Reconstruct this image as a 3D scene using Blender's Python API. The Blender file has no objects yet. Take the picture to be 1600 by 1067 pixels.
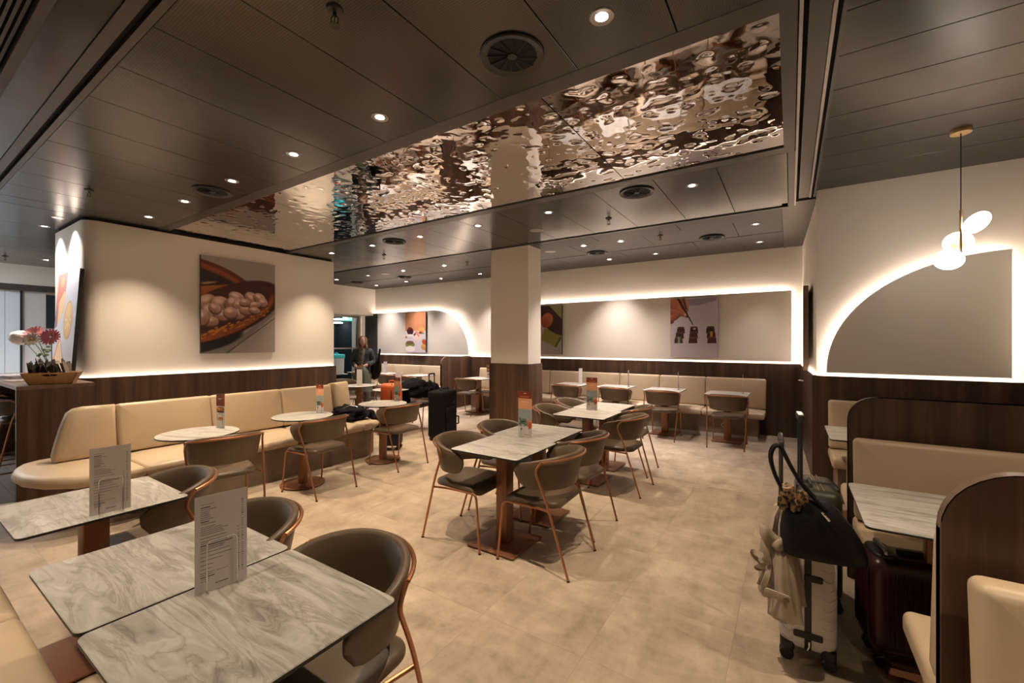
import bpy, bmesh, math, random
import numpy as np
from mathutils import Vector, Matrix, noise
random.seed(7)
S = bpy.context.scene
COL = S.collection
PI = math.pi
R = math.radians

# ------------------------------------------------------------------ camera, world, exposure
cam = bpy.data.cameras.new('camera')
cam.sensor_width = 36.0
cam.lens = 667.0 / 1600.0 * 36.0
cam.shift_y = 1.5 / 1600.0
cam.clip_start = 0.05
cam_o = bpy.data.objects.new('camera', cam)
COL.objects.link(cam_o)
cam_o.location = (0, 0, 1.55)
cam_o.rotation_euler = (R(90), 0, math.atan(435.0 / 667.0))
S.camera = cam_o
wd = bpy.data.worlds.new('world'); S.world = wd
wd.use_nodes = True
wd.node_tree.nodes['Background'].inputs[0].default_value = (1.0, 0.86, 0.74, 1)
wd.node_tree.nodes['Background'].inputs[1].default_value = 0.03
S.view_settings.view_transform = 'Standard'
S.view_settings.look = 'None'
S.view_settings.gamma = 1.0
S.view_settings.use_curve_mapping = False
S.view_settings.exposure = 0.65

SPOT_WARM = (1.0, 0.77, 0.55)
SPOT_PINK = (1.0, 0.84, 0.77)
LED_COL = (1.0, 0.82, 0.69)
SPOT_W = 150.0
LED_E = 13.5

# ------------------------------------------------------------------ node helpers
def new_mat(name):
    m = bpy.data.materials.new(name); m.use_nodes = True
    nt = m.node_tree
    b = nt.nodes['Principled BSDF']
    return m, nt, b

def N(nt, typ, **kw):
    n = nt.nodes.new(typ)
    for k, v in kw.items():
        if k.startswith('i_'):
            key = k[2:]
            key = int(key) if key.isdigit() else key.replace('_', ' ')
            n.inputs[key].default_value = v
        else:
            setattr(n, k, v)
    return n

def L(nt, a, b): nt.links.new(a, b)

def rgb(r, g, b): return (r, g, b, 1.0)

def ramp(nt, fac, stops, interp='LINEAR'):
    n = nt.nodes.new('ShaderNodeValToRGB')
    n.color_ramp.interpolation = interp
    el = n.color_ramp.elements
    while len(el) < len(stops): el.new(0.5)
    for e, (p, c) in zip(el, stops):
        e.position = p; e.color = rgb(*c) if len(c) == 3 else c
    L(nt, fac, n.inputs[0])
    return n

def plain(name, col, rough=0.5, metal=0.0, bump=0.0, bscale=60.0, spec=None, vary=0.0, vscale=8.0):
    m, nt, b = new_mat(name)
    b.inputs['Roughness'].default_value = rough
    b.inputs['Metallic'].default_value = metal
    if spec is not None: b.inputs['Specular IOR Level'].default_value = spec
    geo = N(nt, 'ShaderNodeTexCoord')
    if vary > 0:
        nz = N(nt, 'ShaderNodeTexNoise', i_Scale=vscale, i_Detail=5.0)
        L(nt, geo.outputs['Object'], nz.inputs['Vector'])
        lo = tuple(c * (1 - vary) for c in col); hi = tuple(min(1, c * (1 + vary)) for c in col)
        rp = ramp(nt, nz.outputs['Fac'], [(0.3, lo), (0.7, hi)])
        L(nt, rp.outputs[0], b.inputs['Base Color'])
    else:
        b.inputs['Base Color'].default_value = rgb(*col)
    if bump > 0:
        nz = N(nt, 'ShaderNodeTexNoise', i_Scale=bscale, i_Detail=4.0)
        L(nt, geo.outputs['Object'], nz.inputs['Vector'])
        bp = N(nt, 'ShaderNodeBump', i_Strength=bump, i_Distance=0.01)
        L(nt, nz.outputs['Fac'], bp.inputs['Height'])
        L(nt, bp.outputs[0], b.inputs['Normal'])
    return m

def emis(name, col, strength):
    m, nt, b = new_mat(name)
    b.inputs['Base Color'].default_value = rgb(*col)
    b.inputs['Emission Color'].default_value = rgb(*col)
    b.inputs['Emission Strength'].default_value = strength
    return m

M = {}
M['cream_wall'] = plain('cream_wall', (0.80, 0.75, 0.67), 0.6, bump=0.02, bscale=220)
M['white_panel'] = plain('white_panel', (0.62, 0.59, 0.55), 0.55)
M['grey_panel'] = plain('grey_panel', (0.05, 0.05, 0.052), 0.3)
M['leather'] = plain('leather', (0.56, 0.44, 0.30), 0.42, bump=0.05, bscale=300, vary=0.04, vscale=3)
M['taupe'] = plain('taupe', (0.112, 0.078, 0.047), 0.45, bump=0.06, bscale=350, vary=0.06, vscale=5)
M['copper'] = plain('copper', (0.45, 0.205, 0.105), 0.35, 0.85)
M['copper_paint'] = plain('copper_paint', (0.25, 0.112, 0.058), 0.38, 0.4, vary=0.05)
M['black'] = plain('black', (0.012, 0.012, 0.013), 0.45)
M['black_edge'] = plain('black_edge', (0.015, 0.014, 0.013), 0.5)
M['black_cloth'] = plain('black_cloth', (0.005, 0.005, 0.007), 0.9, bump=0.3, bscale=90, spec=0.15)
M['chrome'] = plain('chrome', (0.75, 0.74, 0.72), 0.12, 1.0)
M['brass'] = plain('brass', (0.72, 0.50, 0.24), 0.28, 1.0)
M['steel'] = plain('steel', (0.42, 0.39, 0.36), 0.38, 0.9)
M['dark_metal'] = plain('dark_metal', (0.06, 0.052, 0.046), 0.4, 0.6)
M['void'] = plain('void', (0.006, 0.0055, 0.005), 0.8)
M['concrete_base'] = plain('concrete_base', (0.23, 0.175, 0.125), 0.6, vary=0.25, vscale=5)
M['brown_paint'] = plain('brown_paint', (0.17, 0.10, 0.065), 0.45)
M['lens'] = emis('lens', (1.0, 0.86, 0.70), 45.0)
M['lens_dim'] = emis('lens_dim', (1.0, 0.88, 0.76), 4.0)
M['led'] = emis('led', LED_COL, LED_E)
M['globe'] = emis('globe', (1.0, 0.90, 0.80), 8.0)

def wood_mat(name, cols, plank=0.0, rough=0.42, flat=False):
    """walnut laminate: grain runs up (z), or along x when flat"""
    m, nt, b = new_mat(name)
    b.inputs['Roughness'].default_value = rough
    g = N(nt, 'ShaderNodeNewGeometry')
    sp = N(nt, 'ShaderNodeSeparateXYZ'); L(nt, g.outputs['Position'], sp.inputs[0])
    ad = N(nt, 'ShaderNodeMath', operation='ADD'); L(nt, sp.outputs[0], ad.inputs[0]); L(nt, sp.outputs[1], ad.inputs[1])
    cb = N(nt, 'ShaderNodeCombineXYZ')
    if flat:
        L(nt, sp.outputs[1], cb.inputs[0]); L(nt, sp.outputs[0], cb.inputs[2])
    else:
        L(nt, ad.outputs[0], cb.inputs[0]); L(nt, sp.outputs[2], cb.inputs[2])
    mp = N(nt, 'ShaderNodeMapping'); mp.inputs['Scale'].default_value = (24, 24, 1.3)
    L(nt, cb.outputs[0], mp.inputs['Vector'])
    n1 = N(nt, 'ShaderNodeTexNoise', i_Scale=1.0, i_Detail=7.0, i_Roughness=0.62, i_Distortion=0.7)
    L(nt, mp.outputs[0], n1.inputs['Vector'])
    mp2 = N(nt, 'ShaderNodeMapping'); mp2.inputs['Scale'].default_value = (6.5, 6.5, 0.12)
    L(nt, cb.outputs[0], mp2.inputs['Vector'])
    n2 = N(nt, 'ShaderNodeTexNoise', i_Scale=1.0, i_Detail=2.0)
    L(nt, mp2.outputs[0], n2.inputs['Vector'])
    mx = N(nt, 'ShaderNodeMath', operation='MULTIPLY_ADD'); L(nt, n2.outputs['Fac'], mx.inputs[0])
    mx.inputs[1].default_value = 0.75; 
    m2 = N(nt, 'ShaderNodeMath', operation='MULTIPLY'); L(nt, n1.outputs['Fac'], m2.inputs[0]); m2.inputs[1].default_value = 0.5
    L(nt, m2.outputs[0], mx.inputs[2])
    rp = ramp(nt, mx.outputs[0], [(0.36, cols[0]), (0.58, cols[1]), (0.80, cols[2])])
    L(nt, rp.outputs[0], b.inputs['Base Color'])
    bp = N(nt, 'ShaderNodeBump', i_Strength=0.08, i_Distance=0.005)
    L(nt, n1.outputs['Fac'], bp.inputs['Height']); L(nt, bp.outputs[0], b.inputs['Normal'])
    return m
M['walnut'] = wood_mat('walnut', [(0.028, 0.014, 0.0085), (0.068, 0.035, 0.021), (0.135, 0.076, 0.047)])
M['walnut_flat'] = wood_mat('walnut_flat', [(0.07, 0.04, 0.027), (0.13, 0.08, 0.055), (0.2, 0.13, 0.09)], flat=True)
M['oak'] = wood_mat('oak', [(0.36, 0.19, 0.07), (0.47, 0.27, 0.11), (0.56, 0.35, 0.16)], flat=True)
M['plank'] = wood_mat('plank', [(0.16, 0.12, 0.09), (0.26, 0.20, 0.155), (0.34, 0.27, 0.21)], flat=True)

def floor_mat():
    """concrete-look vinyl: trowelled patches running both ways, fine dark stipple, each tile a little different"""
    m, nt, b = new_mat('floor_vinyl')
    g = N(nt, 'ShaderNodeNewGeometry')
    oi = N(nt, 'ShaderNodeObjectInfo')
    off = N(nt, 'ShaderNodeVectorMath', operation='SCALE'); off.inputs[0].default_value = (9.3, 5.7, 0)
    L(nt, oi.outputs['Random'], off.inputs['Scale'])
    av = N(nt, 'ShaderNodeVectorMath', operation='ADD'); L(nt, g.outputs['Position'], av.inputs[0]); L(nt, off.outputs[0], av.inputs[1])
    def nz(sc, scale, det, rough, dist, src):
        mp = N(nt, 'ShaderNodeMapping'); mp.inputs['Scale'].default_value = sc; L(nt, src, mp.inputs['Vector'])
        n = N(nt, 'ShaderNodeTexNoise', i_Scale=scale, i_Detail=det, i_Roughness=rough, i_Distortion=dist); L(nt, mp.outputs[0], n.inputs['Vector'])
        return n.outputs['Fac']
    n1 = nz((1.0, 2.0, 1), 2.6, 8.0, 0.68, 0.35, av.outputs[0])
    n2 = nz((2.2, 0.9, 1), 2.2, 8.0, 0.68, 0.35, av.outputs[0])
    n0 = nz((1, 1, 1), 0.9, 3.0, 0.5, 0.0, g.outputs['Position'])
    mx = N(nt, 'ShaderNodeMix'); mx.inputs['Factor'].default_value = 0.5; L(nt, n1, mx.inputs['A']); L(nt, n2, mx.inputs['B'])
    mx2 = N(nt, 'ShaderNodeMix'); mx2.inputs['Factor'].default_value = 0.3; L(nt, mx.outputs['Result'], mx2.inputs['A']); L(nt, n0, mx2.inputs['B'])
    rp = ramp(nt, mx2.outputs['Result'], [(0.37, (0.21, 0.162, 0.116)), (0.45, (0.345, 0.272, 0.196)), (0.53, (0.435, 0.35, 0.258)), (0.62, (0.55, 0.46, 0.355))])
    n3 = nz((1, 1.3, 1), 22.0, 7.0, 0.75, 0.2, av.outputs[0])
    r2 = ramp(nt, n3, [(0.30, (0.66, 0.65, 0.64)), (0.41, (1, 1, 1))])
    mu = N(nt, 'ShaderNodeMix', data_type='RGBA', blend_type='MULTIPLY'); mu.inputs['Factor'].default_value = 0.75
    L(nt, rp.outputs[0], mu.inputs['A']); L(nt, r2.outputs[0], mu.inputs['B'])
    hv = N(nt, 'ShaderNodeMapRange'); L(nt, oi.outputs['Random'], hv.inputs['Value']); hv.inputs['To Min'].default_value = 0.96; hv.inputs['To Max'].default_value = 1.04
    hs = N(nt, 'ShaderNodeHueSaturation'); L(nt, hv.outputs[0], hs.inputs['Value']); L(nt, mu.outputs['Result'], hs.inputs['Color'])
    L(nt, hs.outputs[0], b.inputs['Base Color'])
    rr = N(nt, 'ShaderNodeMapRange'); L(nt, n1, rr.inputs['Value']); rr.inputs['To Min'].default_value = 0.40; rr.inputs['To Max'].default_value = 0.62
    L(nt, rr.outputs[0], b.inputs['Roughness'])
    bp = N(nt, 'ShaderNodeBump', i_Strength=0.05, i_Distance=0.004); L(nt, n3, bp.inputs['Height']); L(nt, bp.outputs[0], b.inputs['Normal'])
    return m
M['floor'] = floor_mat()

def marble_mat():
    m, nt, b = new_mat('marble_laminate')
    b.inputs['Roughness'].default_value = 0.3
    tc = N(nt, 'ShaderNodeTexCoord'); oi = N(nt, 'ShaderNodeObjectInfo')
    off = N(nt, 'ShaderNodeVectorMath', operation='SCALE'); off.inputs[0].default_value = (31.3, 17.7, 5.0); L(nt, oi.outputs['Random'], off.inputs['Scale'])
    av = N(nt, 'ShaderNodeVectorMath', operation='ADD'); L(nt, tc.outputs['Object'], av.inputs[0]); L(nt, off.outputs[0], av.inputs[1])
    mp = N(nt, 'ShaderNodeMapping'); mp.inputs['Rotation'].default_value = (0, 0, R(14)); mp.inputs['Scale'].default_value = (0.95, 5.2, 1.0); L(nt, av.outputs[0], mp.inputs['Vector'])
    w = N(nt, 'ShaderNodeTexNoise', i_Scale=1.1, i_Detail=3.0); L(nt, mp.outputs[0], w.inputs['Vector'])
    ws = N(nt, 'ShaderNodeVectorMath', operation='SCALE', i_Scale=1.1); L(nt, w.outputs['Color'], ws.inputs[0])
    a2 = N(nt, 'ShaderNodeVectorMath', operation='ADD'); L(nt, mp.outputs[0], a2.inputs[0]); L(nt, ws.outputs[0], a2.inputs[1])
    n1 = N(nt, 'ShaderNodeTexNoise', i_Scale=1.5, i_Detail=9.0, i_Roughness=0.6, i_Distortion=1.1); L(nt, a2.outputs[0], n1.inputs['Vector'])
    rp = ramp(nt, n1.outputs['Fac'], [(0.30, (0.255, 0.247, 0.222)), (0.42, (0.43, 0.42, 0.385)), (0.50, (0.58, 0.57, 0.53)), (0.57, (0.47, 0.46, 0.42)), (0.66, (0.66, 0.65, 0.615)), (0.75, (0.74, 0.73, 0.70))])
    n2 = N(nt, 'ShaderNodeTexNoise', i_Scale=1.1, i_Detail=8.0, i_Roughness=0.62, i_Distortion=1.6); L(nt, a2.outputs[0], n2.inputs['Vector'])
    ab = N(nt, 'ShaderNodeMath', operation='SUBTRACT'); L(nt, n2.outputs['Fac'], ab.inputs[0]); ab.inputs[1].default_value = 0.5
    aa = N(nt, 'ShaderNodeMath', operation='ABSOLUTE'); L(nt, ab.outputs[0], aa.inputs[0])
    rv = ramp(nt, aa.outputs[0], [(0.0, (0.60, 0.58, 0.55)), (0.018, (0.86, 0.85, 0.83)), (0.05, (1, 1, 1))])
    mu = N(nt, 'ShaderNodeMix', data_type='RGBA', blend_type='MULTIPLY'); mu.inputs['Factor'].default_value = 0.85
    L(nt, rp.outputs[0], mu.inputs['A']); L(nt, rv.outputs[0], mu.inputs['B'])
    L(nt, mu.outputs['Result'], b.inputs['Base Color'])
    return m
M['marble'] = marble_mat()

def ceil_mat(name, col, rough, metal, perf=0.0, streak=0.35):
    m, nt, b = new_mat(name)
    b.inputs['Metallic'].default_value = metal
    b.inputs['Roughness'].default_value = rough
    g = N(nt, 'ShaderNodeNewGeometry')
    if perf > 0:
        sp = N(nt, 'ShaderNodeSeparateXYZ'); L(nt, g.outputs['Position'], sp.inputs[0])
        def sn(o, k):
            mu = N(nt, 'ShaderNodeMath', operation='MULTIPLY'); L(nt, o, mu.inputs[0]); mu.inputs[1].default_value = k
            s = N(nt, 'ShaderNodeMath', operation='SINE'); L(nt, mu.outputs[0], s.inputs[0]); return s.outputs[0]
        a = sn(sp.outputs[0], 2 * PI / 0.011); c = sn(sp.outputs[1], 2 * PI / 0.013)
        ad = N(nt, 'ShaderNodeMath', operation='ADD'); L(nt, a, ad.inputs[0]); L(nt, c, ad.inputs[1])
        rp = ramp(nt, ad.outputs[0], [(0.35, col), (0.85, tuple(x * (1 - perf) for x in col))])
        L(nt, rp.outputs[0], b.inputs['Base Color'])
    else:
        b.inputs['Base Color'].default_value = rgb(*col)
    nz = N(nt, 'ShaderNodeTexNoise', i_Scale=2.2, i_Detail=2.0); L(nt, g.outputs['Position'], nz.inputs['Vector'])
    bp = N(nt, 'ShaderNodeBump', i_Strength=0.06, i_Distance=0.05); L(nt, nz.outputs['Fac'], bp.inputs['Height']); L(nt, bp.outputs[0], b.inputs['Normal'])
    return m
M['ceil_perf'] = ceil_mat('ceil_perf', (0.098, 0.090, 0.082), 0.25, 0.75, perf=0.5)
M['ceil_plain'] = ceil_mat('ceil_plain', (0.085, 0.079, 0.073), 0.22, 0.75)
M['ceil_back'] = ceil_mat('ceil_back', (0.034, 0.027, 0.0225), 0.42, 0.4)
M['ceil_right'] = ceil_mat('ceil_right', (0.070, 0.063, 0.056), 0.30, 0.65)
M['ceil_slat'] = plain('ceil_slat', (0.055, 0.038, 0.028), 0.5)
M['frame_paint'] = ceil_mat('frame_paint', (0.085, 0.076, 0.068), 0.36, 0.5)
M['mirror'] = plain('mirror', (0.72, 0.68, 0.655), 0.025, 1.0)

def glass_mat():
    m, nt, b = new_mat('pane_glass')
    b.inputs['Base Color'].default_value = rgb(0.9, 0.95, 0.95)
    b.inputs['Roughness'].default_value = 0.02
    b.inputs['Transmission Weight'].default_value = 1.0
    b.inputs['IOR'].default_value = 1.1
    return m
M['glass'] = glass_mat()

def print_mat():
    m, nt, b = new_mat('print')
    at = N(nt, 'ShaderNodeVertexColor'); at.layer_name = 'Col'
    L(nt, at.outputs[0], b.inputs['Base Color'])
    b.inputs['Roughness'].default_value = 0.45
    return m
M['print'] = print_mat()

# ------------------------------------------------------------------ mesh helpers
class MB:
    """collects vertices, faces and material slots for ONE mesh object"""
    def __init__(s): s.v = []; s.f = []; s.m = []
    def add(s, vs, fs, mi=0, mat=None):
        o = len(s.v)
        if mat is not None: vs = [tuple(mat @ Vector(p)) for p in vs]
        s.v += [tuple(p) for p in vs]
        s.f += [tuple(i + o for i in f) for f in fs]
        s.m += [mi] * len(fs)
        return s
    def box(s, x0, x1, y0, y1, z0, z1, mi=0, mat=None):
        vs = [(x0, y0, z0), (x1, y0, z0), (x1, y1, z0), (x0, y1, z0), (x0, y0, z1), (x1, y0, z1), (x1, y1, z1), (x0, y1, z1)]
        fs = [(0, 3, 2, 1), (4, 5, 6, 7), (0, 1, 5, 4), (1, 2, 6, 5), (2, 3, 7, 6), (3, 0, 4, 7)]
        return s.add(vs, fs, mi, mat)
    def rings(s, rings, mi=0, cap=True, closed=True, mat=None, mis=None):
        n = len(rings[0]); vs = [p for r in rings for p in r]; fs = []; ml = []
        for i in range(len(rings) - 1):
            for j in range(n if closed else n - 1):
                k = (j + 1) % n
                fs.append((i * n + j, i * n + k, (i + 1) * n + k, (i + 1) * n + j))
                ml.append(mis[i] if mis else mi)
        if cap:
            fs.append(tuple(range(n - 1, -1, -1))); ml.append(mis[0] if mis else mi)
            fs.append(tuple((len(rings) - 1) * n + j for j in range(n))); ml.append(mis[-1] if mis else mi)
        if mat is not None: vs = [tuple(mat @ Vector(p)) for p in vs]
        o = len(s.v); s.v += [tuple(p) for p in vs]; s.f += [tuple(i + o for i in f) for f in fs]; s.m += ml
        return s
    def rbox(s, x0, x1, y0, y1, prof, rc=0.03, n=5, mi=0, mat=None, mis=None):
        """rounded plan rectangle; prof = [(inset, z), ...] from bottom to top"""
        rings = []
        for ins, z in prof:
            r = max(rc - ins, 0.0015)
            a0, a1, b0, b1 = x0 + ins + r, x1 - ins - r, y0 + ins + r, y1 - ins - r
            ring = []
            for cx, cy, st in ((a1, b1, 0), (a0, b1, 90), (a0, b0, 180), (a1, b0, 270)):
                for k in range(n + 1):
                    t = R(st + 90.0 * k / n)
                    ring.append((cx + r * math.cos(t), cy + r * math.sin(t), z))
            rings.append(ring)
        return s.rings(rings, mi, mat=mat, mis=mis)
    def pad(s, x0, x1, y0, y1, z0, z1, rc=0.04, re=0.02, puff=0.0, n=5, mi=0, mat=None):
        prof = [(re, z0)]
        for k in range(1, 5):
            t = R(22.5 * k); prof.append((re - re * math.sin(t), z0 + re - re * math.cos(t)))
        for k in range(0, 5):
            t = R(22.5 * k); prof.append((re - re * math.cos(t), z1 - puff - re + re * math.sin(t)))
        w = min(x1 - x0, y1 - y0) / 2
        if puff > 0:
            for q in (0.3, 0.6, 0.85):
                prof.append((re + (w - re - 0.004) * q, z1 - puff + puff * math.sin(q * PI / 2)))
        return s.rbox(x0, x1, y0, y1, prof, rc, n, mi, mat)
    def tube(s, pts, r, n=8, mi=0, closed=False, radii=None, mat=None):
        pts = [Vector(p) for p in pts]; m = len(pts); rings = []
        t0 = (pts[1] - pts[0]).normalized()
        up = Vector((0, 0, 1)) if abs(t0.z) < 0.9 else Vector((1, 0, 0))
        nrm = (up - t0 * up.dot(t0)).normalized()
        for i, p in enumerate(pts):
            if closed: t = (pts[(i + 1) % m] - pts[i - 1]).normalized()
            elif i == 0: t = t0
            elif i == m - 1: t = (pts[i] - pts[i - 1]).normalized()
            else: t = (pts[i + 1] - pts[i - 1]).normalized()
            nrm = (nrm - t * nrm.dot(t)).normalized(); bn = t.cross(nrm)
            rr = radii[i] if radii else r
            rings.append([tuple(p + (nrm * math.cos(2 * PI * k / n) + bn * math.sin(2 * PI * k / n)) * rr) for k in range(n)])
        if closed: rings.append(rings[0])
        return s.rings(rings, mi, cap=not closed, mat=mat)
    def lathe(s, prof, n=24, c=(0, 0, 0), mi=0, mat=None, mis=None, cap=True):
        rings = [[(c[0] + r * math.cos(2 * PI * k / n), c[1] + r * math.sin(2 * PI * k / n), c[2] + z) for k in range(n)] for r, z in prof]
        return s.rings(rings, mi, cap=cap, mat=mat, mis=mis)
    def prism(s, poly, z0, z1, mi=0, mat=None):
        return s.rings([[(x, y, z0) for x, y in poly], [(x, y, z1) for x, y in poly]], mi, mat=mat)
    def ball(s, c, rx, ry, rz, n=14, m=9, mi=0, mat=None, warp=0.0, seed=0):
        rings = []
        for i in range(m + 1):
            ph = PI * (i + 0.02) / (m + 0.04)
            ring = []
            for k in range(n):
                d = Vector((math.sin(ph) * math.cos(2 * PI * k / n), math.sin(ph) * math.sin(2 * PI * k / n), -math.cos(ph)))
                q = 1.0 + (warp * noise.noise(d * 2.2 + Vector((seed, 0, 0))) if warp else 0)
                ring.append((c[0] + d.x * rx * q, c[1] + d.y * ry * q, c[2] + d.z * rz * q))
            rings.append(ring)
        return s.rings(rings, mi, mat=mat)
    def build(s, name, mats, parent=None, smooth=True, angle=38, loc=None):
        me = bpy.data.meshes.new(name)
        me.from_pydata(s.v, [], s.f)
        if not isinstance(mats, (list, tuple)): mats = [mats]
        for m in mats: me.materials.append(m)
        if len(mats) > 1: me.polygons.foreach_set('material_index', s.m)
        bm = bmesh.new(); bm.from_mesh(me); bmesh.ops.recalc_face_normals(bm, faces=bm.faces); bm.to_mesh(me); bm.free()
        if smooth:
            me.shade_smooth(); me.set_sharp_from_angle(angle=R(angle))
        o = bpy.data.objects.new(name, me); COL.objects.link(o)
        if parent: o.parent = parent
        if loc: o.location = loc
        return o

def tag(o, label=None, cat=None, group=None, kind=None):
    if label: o['label'] = label
    if cat: o['category'] = cat
    if group: o['group'] = group
    if kind: o['kind'] = kind
    return o

def thing(name, label, cat, loc=(0, 0, 0), rz=0.0, group=None):
    o = bpy.data.objects.new(name, None); COL.objects.link(o)
    o.location = loc; o.rotation_euler = (0, 0, rz); o.empty_display_size = 0.1
    return tag(o, label, cat, group)

def copy_tree(o, parent=None):
    c = o.copy(); COL.objects.link(c)
    if parent: c.parent = parent
    for ch in list(o.children): copy_tree(ch, c)
    return c

class Proto:
    """first placement returns the source itself, later ones return copies with their parts"""
    def __init__(s, maker): s.maker = maker; s.src = None; s.used = False
    def put(s, loc, rz=0.0, label=None, group=None):
        if s.src is None: s.src = s.maker(); o = s.src
        else: o = copy_tree(s.src)
        o.location = loc; o.rotation_euler = (0, 0, rz)
        if label: o['label'] = label
        if group: o['group'] = group
        return o

def fillet(pts, r, n=5):
    pts = [Vector(p) for p in pts]; out = [pts[0]]
    for i in range(1, len(pts) - 1):
        a, b, c = pts[i - 1], pts[i], pts[i + 1]
        u = (a - b); v = (c - b)
        rr = min(r, u.length * 0.48, v.length * 0.48)
        p0 = b + u.normalized() * rr; p1 = b + v.normalized() * rr
        for k in range(n + 1):
            t = k / n
            out.append(p0 * (1 - t) ** 2 + b * 2 * t * (1 - t) + p1 * t ** 2)
    out.append(pts[-1])
    return [tuple(p) for p in out]

def spline(pts, n=6):
    pts = [Vector(p) for p in pts]; out = []
    for i in range(len(pts) - 1):
        p0 = pts[max(i - 1, 0)]; p1 = pts[i]; p2 = pts[i + 1]; p3 = pts[min(i + 2, len(pts) - 1)]
        for k in range(n):
            t = k / n
            out.append(0.5 * ((2 * p1) + (p2 - p0) * t + (2 * p0 - 5 * p1 + 4 * p2 - p3) * t * t + (3 * p1 - p0 - 3 * p2 + p3) * t ** 3))
    out.append(pts[-1])
    return [tuple(p) for p in out]

# printed flat artwork: a fine grid of coloured faces
def srgb2lin(a):
    a = np.clip(a / 255.0, 0, 1)
    return np.where(a <= 0.04045, a / 12.92, ((a + 0.055) / 1.055) ** 2.4)

class Art:
    def __init__(s, w, h, bg):
        s.w, s.h = w, h
        s.u, s.v = np.meshgrid((np.arange(w) + 0.5) / w, (np.arange(h) + 0.5) / h)   # v goes DOWN
        s.asp = h / w
        s.c = np.zeros((h, w, 3)); s.c[:] = bg
    def mix(s, mask, col):
        col = np.array(col, float); mask = np.clip(mask, 0, 1)[..., None]
        s.c = s.c * (1 - mask) + col * mask
    def ell(s, cx, cy, rx, ry, rot, col, soft=0.08, shade=None):
        dx = s.u - cx; dy = (s.v - cy) * s.asp; a = R(rot)
        p = (dx * math.cos(a) + dy * math.sin(a)) / rx; q = (-dx * math.sin(a) + dy * math.cos(a)) / (ry * s.asp)
        d = np.sqrt(p * p + q * q)
        m = np.clip((1 - d) / soft + 0.5, 0, 1)
        if shade is not None:
            k = np.clip(0.5 + 0.5 * q, 0, 1)[..., None]
            colr = np.array(col, float) * (1 - k) + np.array(shade, float) * k
            s.c = s.c * (1 - m[..., None]) + colr * m[..., None]
        else: s.mix(m, col)
    def poly(s, pts, col, soft=0.004):
        inside = np.zeros(s.u.shape, bool); n = len(pts)
        for i in range(n):
            x0, y0 = pts[i]; x1, y1 = pts[(i + 1) % n]
            cond = ((y0 > s.v) != (y1 > s.v))
            xi = (x1 - x0) * (s.v - y0) / ((y1 - y0) if abs(y1 - y0) > 1e-9 else 1e-9) + x0
            inside ^= cond & (s.u < xi)
        s.mix(inside.astype(float), col)
    def rect(s, u0, v0, u1, v1, col): s.mix(((s.u >= u0) & (s.u <= u1) & (s.v >= v0) & (s.v <= v1)).astype(float), col)
    def grain(s, amp, seed=1):
        rng = np.random.default_rng(seed); g = rng.normal(0, 1, (s.h, s.w))
        g = (g + np.roll(g, 1, 0) + np.roll(g, 1, 1) + np.roll(g, -1, 0)) / 2
        s.c = s.c + g[..., None] * amp
    def mesh(s, name, W, H, parent=None, mat=None):
        """grid in local XZ, facing -Y, lower left corner at 0,0"""
        w, h = s.w, s.h
        xs = np.linspace(0, W, w + 1); zs = np.linspace(H, 0, h + 1)
        X, Z = np.meshgrid(xs, zs)
        co = np.stack([X, np.zeros_like(X), Z], -1).reshape(-1, 3)
        i, j = np.meshgrid(np.arange(h), np.arange(w), indexing='ij')
        a = i * (w + 1) + j
        fa = np.stack([a, a + w + 1, a + w + 2, a + 1], -1).reshape(-1, 4)
        me = bpy.data.meshes.new(name)
        me.vertices.add(len(co)); me.vertices.foreach_set('co', co.ravel())
        me.loops.add(fa.size); me.loops.foreach_set('vertex_index', fa.ravel())
        me.polygons.add(len(fa)); me.polygons.foreach_set('loop_start', np.arange(0, fa.size, 4)); me.polygons.foreach_set('loop_total', np.full(len(fa), 4))
        me.update(calc_edges=True)
        at = me.color_attributes.new('Col', 'FLOAT_COLOR', 'CORNER')
        lin = srgb2lin(s.c).reshape(-1, 3)
        rg = np.concatenate([lin, np.ones((len(lin), 1))], 1)
        at.data.foreach_set('color', np.repeat(rg, 4, 0).ravel().astype(np.float32))
        me.materials.append(mat or M['print'])
        o = bpy.data.objects.new(name, me); COL.objects.link(o)
        if parent: o.parent = parent
        return o

# ================================================================== SETTING
ZC = 3.12           # ceiling height
ZD = 3.23           # ceiling over the booths
def struct(o): o['kind'] = 'structure'; return o
def sbox(name, a, mat, parent=None):
    return MB().box(*a).build(name, mat, parent, smooth=False)

# ---- floor: vinyl tiles laid in the dining area, planks behind the counter
floor = struct(sbox('floor', (-14.0, 3.2, -3.2, 9.6, -0.12, -0.002), M['floor']))
T = 0.61
tile_src = None
x = -6.35
ix = 0
while x < 1.75:
    y = 0.12; iy = 0
    while y < 8.3:
        if tile_src is None:
            g = 0.0003
            tile_src = MB().rbox(0, T, 0, T, [(g, -0.004), (g, -0.0004), (g + 0.0006, 0.0)], 0.0015, 1).build('floor_tile', M['floor'], floor, smooth=False)
            t = tile_src
        else:
            t = tile_src.copy(); COL.objects.link(t)
        t.location = (x, y, 0)
        y += T; iy += 1
    x += T; ix += 1
y = 0.86 - 0.145 * 11
for k in range(16):
    MB().box(-9.6, -6.36, y + 0.145 * k, y + 0.145 * k + 0.142, -0.002, 0.003).build('floor_plank', M['plank'], floor, smooth=False)

# ---- outer walls
struct(sbox('wall_back', (-14, 3.2, -3.2, -3.05, 0, 3.4), M['cream_wall']))
wr = struct(sbox('wall_right', (1.82, 1.97, -3.05, 5.8, 0, 3.4), M['cream_wall']))
sbox('wainscot_panel', (1.775, 1.82, -3.0, 5.75, 0, 1.19), M['walnut'], wr)

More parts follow.
